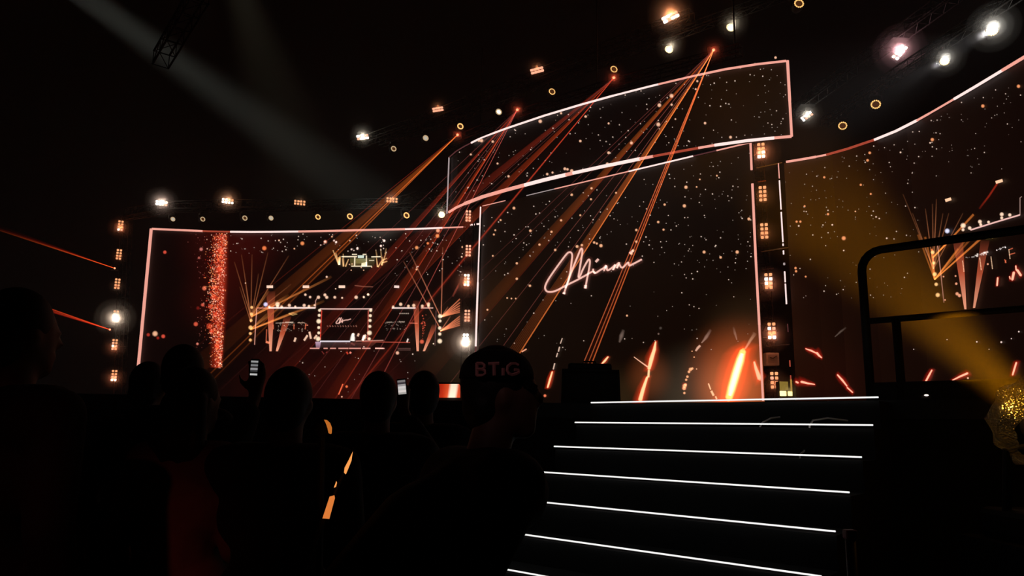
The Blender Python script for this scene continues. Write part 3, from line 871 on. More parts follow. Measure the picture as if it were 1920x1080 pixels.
# ---- upper curved header screen
Hd = head_s
t = thing('led_header', Hd.p[0].to_3d() + Vector((0, 0, ZH)), 'curved LED band hung in front of the centre wall, edged in light', 'screen')
m_h = screen_material('header_picture', (.0016, .0006, .0003), [(Hd.hit(1400, 190, 0), 4.0, (.010, .0035, .0003))])  # amber haze painted into the band's picture
mb = MB(); Hd.panel(mb); mb.build('screen_panel', m_h, t)
zb, zt = ZH, ZH + 2.56
frame_tubes(t, [
    (line_at(Hd, [842, 855, 872], zb), .06, 'p'), (line_at(Hd, [872, 905, 950, 985], zb), .085, 'p'), (line_at(Hd, [985, 1020, 1062], zb), .085, 'h'), (line_at(Hd, [1062, 1075], zb), .08, 'p'), (line_at(Hd, [1075, 1130, 1200], zb), .075, 'h'), (line_at(Hd, [1200, 1225], zb), .06, 'p'),
    (line_at(Hd, [1225, 1265, 1310], zb), .05, 'r'), (line_at(Hd, [1310, 1340], zb), .05, 'p'), (line_at(Hd, [1340, 1400, 1452], zb), .06, 'h'), (line_at(Hd, [1452, 1484], zb), .055, 'p'),
    (line_at(Hd, [842, 855, 872, 884], zt), .03, 'd'), (line_at(Hd, [884, 905, 950, 1020, 1090, 1150], zt), .045, 'h'), (line_at(Hd, [1150, 1215, 1235], zt), .04, 'h'), (line_at(Hd, [1235, 1290, 1310], zt), .04, 'p'), (line_at(Hd, [1310, 1360, 1420, 1474], zt), .045, 'p'),
    ([Hd.line3(zb, .1)[0], Hd.line3(zt, .1)[0]], .035, 'g'), ([Hd.line3(zb, .1)[-1], Hd.line3(zb + 1.2, .1)[-1]], .05, 'p'), ([Hd.line3(zb + 1.2, .1)[-1], Hd.line3(zt, .1)[-1]], .055, 'p')])
p = Pic(Hd)
for x, y, r in ((1259.7, 180.4, 4.6), (1237, 198, 4.4), (1235, 234, 4.6), (1184.7, 268.7, 3.6), (1139.7, 308, 3.6), (1142, 287, 3.4), (1322.5, 231.6, 3), (1014, 228, 4.2), (1089, 265, 3), (1099, 219, 3), (1053, 213, 2.6), (1142, 232, 2.4), (1073, 321, 4), (1060, 317, 3.4), (1065, 318, 3), (1027, 327, 3), (1037, 324, 2.6), (954.6, 331, 2.8), (904, 264, 4.2), (899, 264, 3), (925, 266, 3), (884, 290, 2.4), (1370, 258, 3.4), (1454, 109, 3), (934, 307, 2.4), (1267, 224, 2), (1260, 197, 2.8), (1308, 153, 2.6), (1305, 168, 2.4)):
    p.dot(x, y, r, lin(255, 195, 160), 9)


def head_ok(x, y):
    top = 292 if x < 850 else (290 - (x - 850) * 1.0 if x < 885 else (255 - (x - 885) * .292 if x < 1330 else 125 - (x - 1330) * .16))
    bot = 395 - (x - 845) * .9 if x < 870 else (372 - (x - 870) * .2 if x < 1400 else 264)
    return top + 7 < y < bot - 7


scatter(p, 250, (848, 108, 1478, 390), head_ok, big=.0)
p.build('star_picture', ADD, t, kind='stuff')
for x in (900, 1120, 1380):                              # hanging rods of the header
    a = line_at(Hd, [x], zt, -.07)[0]
    MB().tube([a, a + Vector((0, 0, 4.2))], .03, 6).build('hanging_rod', STEEL, t)

# ------------------------------------------------------------------ stage and stairs
Lp = [(1110, 755), (1080, 792), (1041, 837), (1003, 884), (966, 936), (929, 994), (862, 1051)]
Rp = [(1648, 745), (1638, 797), (1617, 857), (1594, 923), (1568, 996), (1542, 1080), (1514, 1168)]
stL = [at(x, y, 6.1 - .25 * i) for i, (x, y) in enumerate(Lp)]
stR = [at(x, y, 4.67 - .25 * i) for i, (x, y) in enumerate(Rp)]
for i in range(7):
    z = (stL[i].z + stR[i].z) / 2
st = thing('staircase', (1.2, 4.6, 0), 'wide black steps up to the stage with a white light line on each edge', 'stairs')
dirR = (stR[0] - stL[0]).normalized()
TREADM = matte('black_tread', (.004, .004, .004), .8)
STRIP = glow('step_white', (1.0, 1.0, .98), 1.0)
n = len(stL)
for i in range(n):
    a, b = stL[i].copy(), stR[i].copy()
    if i:
        c, d = stR[i - 1], stL[i - 1]
    else:
        back = Vector((-dirR.y, dirR.x, 0))
        if back.y < 0: back = -back
        c, d = b + back * .2, a + back * .2
    lo = 0.0
    # solid riser block under the tread
    za, zb_ = a.z - .02, b.z - .02
    MB().hexa([(a.x, a.y, 0), (b.x, b.y, 0), (c.x, c.y, 0), (d.x, d.y, 0)], [(a.x, a.y, za), (b.x, b.y, zb_), (c.x, c.y, zb_), (d.x, d.y, za)]).build('tread', TREADM, st)
    o = Vector((-dirR.y, dirR.x, 0)); o = o if o.y < 0 else -o
    o *= .012
    r_ = .0052
    MB().tube([a + o, b + o], [r_ * a.y / 5.2, r_ * b.y / 4.2], 6).build('light_strip', STRIP, st)
# white cables lying over the edges of the steps
CAB = matte('pale_cable', (.6, .58, .56), .5)
for k, (pts, lab) in enumerate((([(1462, 782), (1446, 784), (1430, 792), (1425, 800), (1423, 813)], 'pale cable draped over the second step, left of its twin'), ([(1590, 789), (1552, 784), (1524, 788), (1518, 799), (1522, 828)], 'pale cable draped over the second step near the railing'), ([(1508, 845), (1500, 853), (1499, 870), (1498, 885)], 'short pale cable hanging over the third step'))):
    Y = [(5.07, 4.62), (4.85, 4.5), (4.38, 4.2)][k]
    P = [at(x, y, (Y[0] if j < 2 else Y[0] - .05)) for j, (x, y) in enumerate(pts)]
    yy = stL[1 if k < 2 else 2].lerp(stR[1 if k < 2 else 2], (pts[2][0] - Lp[1 if k < 2 else 2][0]) / (Rp[1 if k < 2 else 2][0] - Lp[1 if k < 2 else 2][0])).y - .03
    P = [at(x, y, yy + (.12 if j == 0 else .06 if j == 1 else 0)) for j, (x, y) in enumerate(pts)]
    tag(MB().tube(P, .006, 6).build('cable', CAB, smooth=True), lab, 'cable')

stg = thing('stage_platform', (0, 7, 0), 'long black stage platform in front of the LED walls', 'stage')
bk = Vector((-dirR.y, dirR.x, 0)); bk = (bk if bk.y > 0 else -bk) * .2
e0 = stL[0] + bk; e0r = stR[0] + bk; e1 = stR[0] + bk + dirR * 3.2
zs = ZF - .015
front = [Vector((-24, 6.35, 0)), Vector((-.05, 6.3, 0)), Vector((e0.x, e0.y, 0)), Vector((e0r.x, e0r.y, 0)), Vector((e1.x, e1.y, 0)), Vector((16, 6, 0)), Vector((16, 40, 0)), Vector((-24, 40, 0))]
nf = len(front)
MB().add([(v.x, v.y, zs - .12) for v in front] + [(v.x, v.y, zs) for v in front],
         [tuple(range(nf))[::-1], tuple(range(nf, 2 * nf))] + [(i, (i + 1) % nf, nf + (i + 1) % nf, nf + i) for i in range(nf)]).build('deck', DECK, stg)
back = [v + Vector((0, .08, 0)) for v in front]
for i in (0, 1, 3, 4):                                    # cloth-covered front boards
    a, b = back[i], back[i + 1]
    k = max(1, int((b - a).length / 2.4))
    for j in range(k):
        u, v = a.lerp(b, j / k + .002), a.lerp(b, (j + 1) / k - .002)
        o = Vector((0, .05, 0))
        MB().hexa([u, v, v + o, u + o], [q + Vector((0, 0, zs - .12)) for q in (u, v, v + o, u + o)]).build('fascia_board', FASCIA, stg)

# ------------------------------------------------------------------ truss work
def truss(name, pts, label, size=.4, step=.6):
    pts = [Vector(q) for q in pts]
    t = thing(name, pts[0], label, 'truss')
    d0 = (pts[-1] - pts[0]).normalized()
    ref = Vector((0, 0, 1)) if abs(d0.z) < .8 else Vector((0, 1, 0))
    s = d0.cross(ref).normalized(); u = s.cross(d0).normalized()
    cs = [(s * i + u * j) * size / 2 for i, j in ((-1, -1), (1, -1), (1, 1), (-1, 1))]
    for c in cs:
        MB().tube([q + c for q in pts], .025, 6).build('chord', STEEL, t)
    mb = MB()
    for a, b in zip(pts, pts[1:]):
        n = max(1, round((b - a).length / step))
        for k in range(n + 1):
            q = a.lerp(b, k / n)
            for i in range(4):
                mb.tube([q + cs[i], q + cs[(i + 1) % 4]], .012, 4, cap=False)
                if k < n:
                    mb.tube([q + cs[i], a.lerp(b, (k + 1) / n) + cs[(i + 1) % 4]], .012, 4, cap=False)
    mb.build('lattice', STEEL, t, kind='stuff')
    return t


def row_truss(P, off, label, size=.4, over=1.0, ends=None, over2=None):
    """a truss through the clamps of a row of lamps"""
    Q = [p + off for p in P]
    a = (Q[0] - Q[1]).normalized() * over; b = (Q[-1] - Q[-2]).normalized() * over
    if over2: b = b.normalized() * over2
    e = ends or (Q[0] + a, Q[-1] + b)
    return truss('lighting_truss', [e[0]] + Q + [e[1]], label, size)


CELL_ON = glow('cell_orange', (1.3, .52, .22), 1.0)
CELL_HOT = glow('cell_hot', (6, 4.2, 3.0), 1.0)
CELL_WHITE = glow('cell_white', (9, 8, 7), 1.0)
CELL_PALE = glow('cell_pale', (1.5, .62, .38), 1.0)

CW = .102


def rounded_cell():
    return MB().bevbox((0, 0, 0), (CW, .03, CW), .022).mesh('lens_cell')


CELLM = {}
for nm, mt in (('o', CELL_ON), ('h', CELL_HOT), ('w', CELL_WHITE), ('p', CELL_PALE)):
    me = rounded_cell(); me.materials.append(mt); CELLM[nm] = me
hb = MB(); hb.bevbox((0, .1, 0), (.33, .17, .66), .02)
HOUS_ME = hb.mesh('housing'); HOUS_ME.materials.append(BLACK)
yk = MB(); yk.tube([(-.19, .1, 0), (-.19, .26, 0), (.19, .26, 0), (.19, .1, 0)], .014, 6)
YOKE_ME = yk.mesh('bracket'); YOKE_ME.materials.append(BLACK)
cl_ = MB(); cl_.box((0, .3, 0), (.07, .1, .09)); cl_.tube([(0, .36, -.05), (0, .36, .05)], .035, 8)
CLAMP_ME = cl_.mesh('clamp'); CLAMP_ME.materials.append(STEEL)


def facing(p, yaw=0, pitch=0, roll=0):
    """orientation whose -Y looks at the audience"""
    d = (Vector((CAM.x, CAM.y, p.z)) - p); d.z = 0; d.normalize()
    z = math.atan2(d.x, -d.y)
    return Matrix.Rotation(z + R(yaw), 3, 'Z') @ Matrix.Rotation(R(pitch), 3, 'X') @ Matrix.Rotation(R(roll), 3, 'Y')


PUFFS = []


def blinder(P, label, cells, scale=1.0, stripe=False, drop=0, horiz=False, yaw=0, pitch=0, roll=0, halo=0, hcol=(1, .35, .15), hoff=(0, 0), group=None):
    """cells: eight letters, upper row first, left to right (two columns, four rows)"""
    rot = facing(P, yaw, pitch, roll + (90 if horiz else 0))
    t = bpy.data.objects.new('blinder_light', None); COL.objects.link(t)
    t.matrix_world = Matrix.Translation(P) @ rot.to_4x4() @ Matrix.Scale(scale, 4)
    PW[t.name] = Matrix.Identity(4)
    tag(t, label, 'blinder light', group)
    hs = link_mesh('housing', HOUS_ME, t); br = link_mesh('bracket', YOKE_ME, t); link_mesh('clamp', CLAMP_ME, br)
    k = 0
    for j in range(4):
        for i in range(2):
            link_mesh('lens_cell', CELLM[cells[k]], hs, Matrix.Translation(((i - .5) * .145, 0, (1.5 - j) * .15)) @ Matrix.Diagonal((1.1 if stripe else 1, 1, 1.5 if stripe else 1, 1)))
            k += 1
    if drop:
        h_ = MB().tube([P + Vector((0, .08, .05)), P + Vector((0, .08, drop))], .02, 6).box(P + Vector((0, .08, drop - .07)), (.6, .6, .06)).build('hanging_pipe', BLACK)
        h_.parent = t; h_.matrix_parent_inverse = t.matrix_world.inverted()
    q = P + rot @ Vector((hoff[0] * scale, -.20, hoff[1] * scale))
    pw = max(1.7, halo * .34)
    point('lamp', q, pw, hcol, .05)
    PUFFS.append((q, .42 if pw < 1.8 else min(1.0, .52 + .010 * pw)))
    return t


# light towers
TOP = []
towers = [
    ('left tower', (220, 423, 37.6), [(226, 423, 'oooooohp'), (223, 477, 'oooooooo'), (220, 532, 'oooooooo'), (217, 592, 'oopphwww'), (215, 646, 'oopohppo'), (214, 704, 'oooopphh')], .98, (16, 2, 2, 70, 12, 14)),
    ('middle tower', (876, 405, 32.0), [(878, 405, 'pppppppp'), (878, 470, 'pppppppp'), (875, 525, 'hhphphhw'), (876, 592, 'pppppppp'), (873, 637, 'wwwwwwww')], .93, (3, 3, 30, 3, 60)),
    ('right tower', (1430, 400, 24.6), [(1427, 282, 'oooophwh'), (1430, 363, 'oooooooo'), (1433, 433, 'oooooooo'), (1441, 527, 'oowhhpoo'), (1447, 620, 'oohpoohw'), (1452, 713, 'oopooooo')], .98, (24, 3, 3, 14, 16, 4)),
]
ORD = ['topmost', 'second from the top', 'third from the top', 'fourth from the top', 'fifth from the top', 'lowest', 'lowest']
for nm, (tx, ty, Y), fx, sc, hal in towers:
    P0 = at(fx[0][0], fx[0][1], Y)
    Pn = at(fx[-1][0], fx[-1][1], Y)
    sl_ = (P0 - Pn) / (P0.z - Pn.z)
    truss('light_tower', [Pn + sl_ * (ZF - .015 - Pn.z) + Vector((0, .58, 0)), P0 + sl_ * (CAMZ + 10.9 - P0.z) + Vector((0, .58, 0))], {'left tower': 'slim dark lattice tower at the left end of the stage', 'middle tower': 'slim dark lattice tower between the left and centre walls', 'right tower': 'slim dark lattice tower between the centre and curved walls'}[nm], .42, .63)
    TOP.append(P0 + sl_ * (CAMZ + 10.9 - P0.z) + Vector((0, .58, 0)))
    for i, (x, y, c) in enumerate(fx):
        P = at(x, y, Y)
        last = i == len(fx) - 1
        blinder(P, '%s eight-cell blinder on the %s%s' % ('lowest' if last else ORD[i], nm, '' if set(c) <= {'o'} or set(c) <= {'p'} else ', some cells glaring'), c, sc, halo=hal[i] * 2.0,
                hcol=(1, .75, .55) if 'ww' in c else (1, .22, .08), hoff=(0, -.15), group='blinders on the ' + nm)
# crossbars seen on the right tower
rt_t = thing('tower_crossbars', at(1450, 468, 24.2), 'pale thin crossbars bolted over the tower beside the centre wall', 'bars')
CB = matte('pale_bar', (.18, .17, .17), .5)
for (x0, y0, x1, y1) in ((1418, 315, 1466, 305), (1427, 472, 1485, 463), (1437, 649, 1480, 646)):
    a, b = at(x0, y0, 24.95), at(x1, y1, 24.95)
    MB().tube([a, b], .022, 6).build('crossbar', CB, rt_t)
for (x0, y0, x1, y1) in ((1421, 341, 1436, 339), (1429, 506, 1450, 503)):
    MB().tube([at(x0, y0, 24.95), at(x1, y1, 24.95)], .02, 6).build('crossbar', matte('rusty_bar', (.25, .09, .06), .6), rt_t)
# grey box on the right tower
P = at(1446, 674, 24.82)
bt = thing('control_box', P, 'small grey box strapped to the right tower above its lowest blinder', 'box')
MB().bevbox(P, (.44, .3, .42), .02).build('case', matte('grey_case', (.6, .6, .58), .6), bt)
MB().box(P + Vector((0, -.16, 0)), (.3, .02, .28)).build('lid_panel', matte('grey_lid', (.45, .45, .43), .5), bt)
MB().tube([P + Vector((-.1, -.18, .05)), P + Vector((0, -.19, .02)), P + Vector((.12, -.18, .1))], .012, 6).build('latch', STEEL, bt)
# yellow floor lamp at the right tower's foot
P = at(1474, 733, 23.6)
ft = thing('floor_flood_light', P, 'yellow-white floor flood lamp at the foot of the right tower', 'flood light')
MB().bevbox(P + Vector((0, .12, .05)), (.5, .2, .5), .03).build('housing', BLACK, ft)
YEL = glow('flood_yellow', (3.2, 2.3, .75))
MB().bevbox(P + Vector((-.10, 0, -.08)), (.2, .05, .16), .02).build('lens', YEL, ft)
MB().bevbox(P + Vector((.12, 0, -.08)), (.14, .05, .14), .02).build('lens', YEL, ft)
MB().box(P + Vector((-.06, .01, .16)), (.26, .03, .26)).build('reflector', glow('flood_back', (.26, .17, .03)), ft)
MB().box(P + Vector((.17, .0, .18)), (.04, .04, .36)).build('side_flap', glow('flood_side', (.5, .28, .05)), ft)
MB().box(P + Vector((0, .12, -.27)), (.5, .3, .05)).build('stand', BLACK, ft)
point('lamp', P + Vector((0, -.25, 0)), .6, (1, .75, .3), .05)
PUFFS.append((P + Vector((0, -.25, 0)), .5))

# overhead blinders
ZB1 = CAMZ + 11.0
RB1, RB2, RB3, RA, RBB, RC, RL = [], [], [], [], [], [], []
for i, (x, y, c, lab, hal) in enumerate((
        (303, 381, 'hpwphwww', 'overhead blinder glaring white at the left end of the far row', 40),
        (427, 377, 'ohohhwhw', 'overhead blinder with glaring right half, second in the far row', 26),
        (562, 380, 'oooooooo', 'overhead blinder with eight even orange cells, third in the far row', 2),
        (735, 375, 'oooooooo', 'overhead blinder crossed by a laser sheet, right end of the far row', 2))):
    P = atz(x, y, ZB1)
    RB1.append(P)
    blinder(P, lab, c, .95, horiz=True, halo=hal * 2.0, hcol=(1, .42, .2) if i else (1, .7, .55), hoff=(0, 0), group='far overhead row of blinders')
row_truss(RB1, Vector((0, .53, 0)), 'dark lighting truss carrying the far row of blinders', .4, 1.6, ends=(TOP[0] + Vector((0, 0, .2)), TOP[1] + Vector((0, 0, .2))))
ZB2 = CAMZ + 15.0
for i, (x, y, c, lab, hal, sc, rl) in enumerate((
        (680, 257, 'phphphwp', 'overhead blinder, lower left end of the rising upper row', 22, 1.0, -14),
        (821, 205, 'pppppppp', 'overhead blinder of two pale stripes, second in the rising upper row', 4, .85, -14),
        (1007, 132, 'pppppppp', 'overhead blinder of two pale stripes, third in the rising upper row', 4, .92, -16),
        (1257, 32, 'phphhphw', 'overhead blinder glaring above the header, top of the rising upper row', 45, 1.0, -24))):
    P = atz(x, y, ZB2); RB2.append(P)
    blinder(P, lab, c, sc, stripe=True, horiz=True, roll=rl, halo=hal * 2.0, hcol=(1, .3, .1) if i else (1, .9, .7), group='rising upper row of blinders')
row_truss(RB2, Vector((0, .53, 0)), 'dark lighting truss climbing above the header band', .4, 1.0)
ZB3 = CAMZ + 12.5
for i, (x, y, c, lab, hal, sc, rl) in enumerate((
        (1513, 218, 'wpwphpww', 'white-lit overhead blinder beside the header band', 14, .8, -32),
        (1687, 98, 'hhwwhwhw', 'pink-haloed overhead blinder over the curved wall', 45, .9, -48))):
    P = atz(x, y, ZB3); RB3.append(P)
    blinder(P, lab, c, sc, drop=.5, horiz=True, roll=rl, halo=hal * 2.0, hcol=(1, .45, .5) if i else (1, .9, .75), group='blinders over the curved wall')
row_truss(RB3, Vector((0, .08, .62)), 'dark lighting truss over the curved wall', .4, 1.0, over2=7)

# ------------------------------------------------------------------ ring lamps (moving heads)
RING_GOLD = glow('ring_gold', (1.5, .80, .25)); RING_HOT = glow('ring_hot', (3.5, 2.5, 1.1)); RING_GREY = glow('ring_grey', (.62, .44, .24)); LENS_DIM = glow('lens_dim', (.07, .022, .006))
LENS_HOT = glow('lens_hot', (2.4, 2.0, 1.5)); LENS_WHITE = glow('lens_white', (7, 6, 4.6)); LENS_GREY = glow('lens_grey', (.55, .5, .42))


def lathe_y(prof, nme, mt, smooth=True):
    M = Matrix.Rotation(R(90), 4, 'X')
    me = MB().lathe(prof, 20, M).mesh(nme, smooth); me.materials.append(mt); return me


RHEAD = lathe_y([(.02, -.34), (.12, -.33), (.165, -.2), (.18, -.02), (.175, 0), (.13, .0)], 'lamp_head', BLACK)
ye = MB(); ye.tube([(-.2, .14, 0), (-.21, .14, .3), (.21, .14, .3), (.2, .14, 0)], .025, 6); ye.bevbox((0, .14, .36), (.3, .2, .12), .02)
RYOKE = ye.mesh('yoke'); RYOKE.materials.append(BLACK)
bead_bm = MB().bevbox((0, 0, 0), (.045, .02, .045), .012)
BEAD = {}
for k, mt in (('g', RING_GOLD), ('h', RING_HOT), ('d', RING_GREY)):
    me = bead_bm.mesh('ring_cell'); me.materials.append(mt); BEAD[k] = me
RING = {}
for k, mt in (('g', RING_GOLD), ('h', RING_HOT), ('d', RING_GREY)):
    me = MB().tube([(.125 * math.cos(2 * math.pi * j / 24), -.012, .125 * math.sin(2 * math.pi * j / 24)) for j in range(24)], .028, 6, closed=True).mesh('light_ring', True)
    me.materials.append(mt); RING[k] = me
LENS = {}
for k, mt in (('d', LENS_DIM), ('h', LENS_HOT), ('w', LENS_WHITE), ('g', LENS_GREY)):
    LENS[k] = lathe_y([(.1, -.01), (.095, .012), (.06, .03), (.01, .036)], 'lens', mt)


def ring_lamp(P, label, ring, lens, scale=1.0, yaw=0, pitch=-8, halo=0, hcol=(1, .85, .6), group=None):
    rot = facing(P, yaw, pitch)
    t = bpy.data.objects.new('moving_head_light', None); COL.objects.link(t)
    t.matrix_world = Matrix.Translation(P) @ rot.to_4x4() @ Matrix.Scale(scale, 4)
    PW[t.name] = Matrix.Identity(4)
    tag(t, label, 'stage light', group)
    hs = link_mesh('lamp_head', RHEAD, t); link_mesh('yoke', RYOKE, t); link_mesh('lens', LENS[lens], hs)
    hp = MB(); hp.tube([(0, .14, .40), (0, .14, .50 / scale)], .02, 6); hp.box((0, .12, .42 / scale), (.06, .44, .07)); hp.build('hanging_pipe', BLACK).parent = t
    if scale * 1400 / P.y * .3 > 13:
        for j in range(14):
            a = 2 * math.pi * j / 14
            link_mesh('ring_cell', BEAD[ring], hs, Matrix.Translation((.128 * math.cos(a), -.012, .128 * math.sin(a))) @ Matrix.Rotation(-a, 4, 'Y'))
    else:
        link_mesh('light_ring', RING[ring], hs)
    if halo:
        q = P + rot @ Vector((0, -.24, 0))
        point('lamp', q, halo * .30, hcol, .05)
        PUFFS.append((q, .5 + .003 * halo))
    return t


ORDN = ['first', 'second', 'third', 'fourth', 'fifth', 'sixth', 'seventh', 'eighth', 'ninth']
ZR1 = CAMZ + 10.3
rowA = [(324, 411, 'd', 'g', .75), (380, 411, 'd', 'd', .8), (459, 409, 'd', 'd', .85), (508, 409, 'd', 'g', .8), (596, 407, 'g', 'd', .9), (656, 406, 'g', 'd', 1), (762, 404, 'g', 'd', 1), (828, 403, 'h', 'w', 1.0)]
for i, (x, y, r_, ln, sc) in enumerate(rowA):
    P = atz(x, y, ZR1); RA.append(P)
    ring_lamp(P, '%s moving head from the left over the far wall, %s' % (ORDN[i], {'d': 'dim ring', 'g': 'gold ring', 'h': 'blazing white'}[r_]), r_, ln, sc * 1.02, yaw=25 if ln != 'w' else 0, halo=22 if ln == 'w' else 0, group='moving heads over the far wall')
row_truss(RA, Vector((0, .1, .50)), 'dark lighting truss carrying the moving heads over the far wall', .2, 1.0, ends=(TOP[0] + Vector((0, -.22, -.16)), TOP[1] + Vector((0, -.22, -.16))))
ZR2 = CAMZ + 14.0
rowB = [(738, 279, 'd', 'd', .95), (798, 259, 'd', 'g', .95), (863, 237, 'g', 'd', 1.0), (935, 210, 'd', 'h', .95), (1035, 172, 'g', 'd', .95), (1151, 130, 'g', 'd', .95), (1254, 93, 'h', 'h', 1.0), (1370, 52, 'h', 'h', 1.0), (1498, 7, 'g', 'd', 1.05)]
for i, (x, y, r_, ln, sc) in enumerate(rowB):
    P = atz(x, y, ZR2); RBB.append(P)
    ring_lamp(P, '%s moving head from the left in the rising row, %s' % (ORDN[i], 'white lens' if ln in 'hg' else ('dim ring' if r_ == 'd' else 'gold ring')), r_, ln, sc, yaw=20, pitch=-4, halo=18 if r_ == 'h' else 0, group='rising row of moving heads')
row_truss(RBB, Vector((0, .1, .56)), 'dark lighting truss carrying the rising row of moving heads', .3, 1.0)
ZR3 = CAMZ + 11.0
rowC = [(1580, 236, 'g', 'd', 1.0, 0), (1642, 196, 'g', 'd', 1.05, 0), (1771, 115, 'h', 'w', .85, 20), (1860, 58, 'h', 'w', .95, 45)]
for i, (x, y, r_, ln, sc, hal) in enumerate(rowC):
    P = atz(x, y, ZR3); RC.append(P)
    t = ring_lamp(P, '%s moving head from the left over the curved wall, %s' % (ORDN[i], 'open gold ring' if ln == 'd' else 'blazing white'), r_, ln, sc, yaw=8, pitch=2, halo=hal * 1.3, hcol=(1, .95, .85), group='moving heads over the curved wall')
    if hal:
        d = at(x - 330, y + 150, P.y - 4) - P
        spot('beam_lamp', P + d.normalized() * .3, P + d, 900 * hal / 20, (1, .95, .95), 22, 1.0, .08)
row_truss(RC, Vector((0, .1, .58)), 'dark lighting truss carrying the moving heads over the curved wall', .3, 1.0)
# ladder-like truss lost in the dark, upper left
tr = truss('lattice_mast', [at(302, 112, 17), at(376, -12, 14.5)], 'faintly lit lattice mast in the dark upper left', .36)

# ------------------------------------------------------------------ lasers
def beam_mesh(S0, E, r, c, fall, n=10):
    """a slender beam; c colour near the source, fall: brightness left at the end"""
    mb = MB()
    d = (E - S0).normalized()
    a = d.cross(Vector((0, 1, 0))).normalized(); b = a.cross(d).normalized()
    V = []; C = []; Fc = []
    for i in range(n + 1):
        k = i / n
        q = S0.lerp(E, k)
        f = (1 - k) ** 1.9 * (1 - fall) + fall * (1 - k * .4)
        if i == n: f = 0.0
        rr = r * (.7 + .5 * k)
        for m in range(4):
            t_ = math.pi / 2 * m
            V.append(q + (a * math.cos(t_) + b * math.sin(t_)) * rr); C.append(tuple(v * f for v in c))
    for i in range(n):
        for m in range(4):
            Fc.append((i * 4 + m, i * 4 + (m + 1) % 4, i * 4 + 4 + (m + 1) % 4, i * 4 + 4 + m))
    mb.add(V, Fc, C)
    return mb


def sheet_mesh(S0, E1, E2, c, fall, n=12, th=.02, lines=0):
    """a scanned sheet of light between two directions"""
    mb = MB()
    V = []; C = []; Fc = []
    nn = (E1 - S0).cross(E2 - S0).normalized() * th / 2
    cols = 7
    for i in range(n + 1):
        k = .02 + .98 * i / n
        f = (1 - k) ** 2.3 * (1 - fall) + fall * (1 - k * .5)
        if i == n: f = 0
        for j in range(cols):
            u = j / (cols - 1)
            q = S0.lerp(E1.lerp(E2, u), k)
            e = (.55 + .45 * (u if j < cols - 1 else u))
            for sg in (-1, 1):
                V.append(q + nn * sg); C.append(tuple(v * f * e for v in c))
    w_ = cols * 2
    for i in range(n):
        for j in range(cols - 1):
            for sg in (0, 1):
                a = i * w_ + j * 2 + sg
                Fc.append((a, a + 2, a + 2 + w_, a + w_))
    mb.add(V, Fc, C)
    return mb


LZ = CAMZ + 11.6
ORL = lin(235, 110, 40); RDL = lin(205, 62, 38); PUR = lin(130, 60, 55)
lasers = [
    ((858, 253), 'left laser projector under the header end, orange pair of beams', [
        ('s', (-156, 132), (-171, 160), ORL, .42, .10), ('b', (-171, 165), ORL, .8, .06, 1.6), ('b', (-170, 170), ORL, .45, .05, 1.5), ('b', (-158, 128), RDL, .22, .05, 1.2), ('s', (-171, 160), (-169, 171), ORL, .30, .03)]),
    ((970, 206), 'second laser projector, red fan over the header end', [
        ('b', (-158, 149), PUR, .45, .05, 1.0), ('s', (-322, 349), (-302, 349), RDL, .52, .16), ('b', (-303, 349), RDL, .3, .15, 1.2), ('b', (-118, 151), PUR, .6, .2, .9), ('b', (-107, 151), PUR, .6, .2, .9),
        ('s', (-235, 349), (-219, 349), lin(215, 72, 28), .55, .20), ('b', (-220, 349), RDL, .7, .22, 1.4), ('b', (-202, 351), PUR, .9, .35, 1.1), ('b', (-177, 349), lin(170, 70, 60), .9, .4, 1.2), ('s', (-228, 349), (-222, 349), lin(215, 72, 28), .25, .2)]),
    ((1151, 146), 'third laser projector, red fan across the header', [
        ('s', (-156, 122), (-151, 129), RDL, .35, .04), ('b', (-151, 131), PUR, .5, .03, 1.0), ('s', (-155, 147), (-149, 153), lin(215, 72, 28), .50, .06), ('b', (-149, 153), RDL, .3, .05, 1.2), ('b', (-151, 138), PUR, .3, .03, .9),
        ('b', (-169, 204), RDL, .6, .2, 2.0), ('s', (-171, 203), (-168, 206), RDL, .35, .22)]),
    ((1338, 94), 'right laser projector, brightest orange fan of beams', [
        ('b', (-239, 225), PUR, .5, .06, .9), ('b', (-224, 223), PUR, .5, .06, .9), ('s', (-270, 293), (-258, 300), ORL, .48, .05), ('s', (-266, 296), (-258, 300), ORL, .2, .04), ('b', (-257, 300), RDL, .4, .04, 1.0),
        ('b', (-433, 547), lin(150, 75, 65), .55, .25, 1.0), ('b', (-396, 557), lin(150, 75, 65), .6, .3, 1.0),
        ('s', (-380, 557), (-359, 561), ORL, .55, .12), ('b', (-359, 561), lin(255, 130, 60), .75, .5, 1.7)]
        + [('b', (-380 + 3.3 * i, 557 + .6 * i), lin(190, 95, 45), .22, .4, .8) for i in range(6)]
        + [('b', (-242, 582), lin(225, 105, 60), .8, .5, 1.3), ('b', (-234, 584), lin(225, 105, 55), .8, .42, 1.3), ('b', (-227, 584), lin(235, 105, 50), .9, .5, 1.5), ('s', (-242, 582), (-227, 584), lin(190, 40, 20), .22, .22)]),
]
LHEAD = MB().bevbox((0, .2, .02), (.34, .42, .2), .02).mesh('housing'); LHEAD.materials.append(BLACK)
LAP = lathe_y([(.045, -.02), (.045, .012), (.02, .02)], 'aperture', glow('laser_aperture', (3.0, .75, .35)))
LBR = MB().tube([(-.19, .2, .02), (-.19, .2, .24), (.19, .2, .24), (.19, .2, .02)], .014, 6).mesh('bracket'); LBR.materials.append(BLACK)


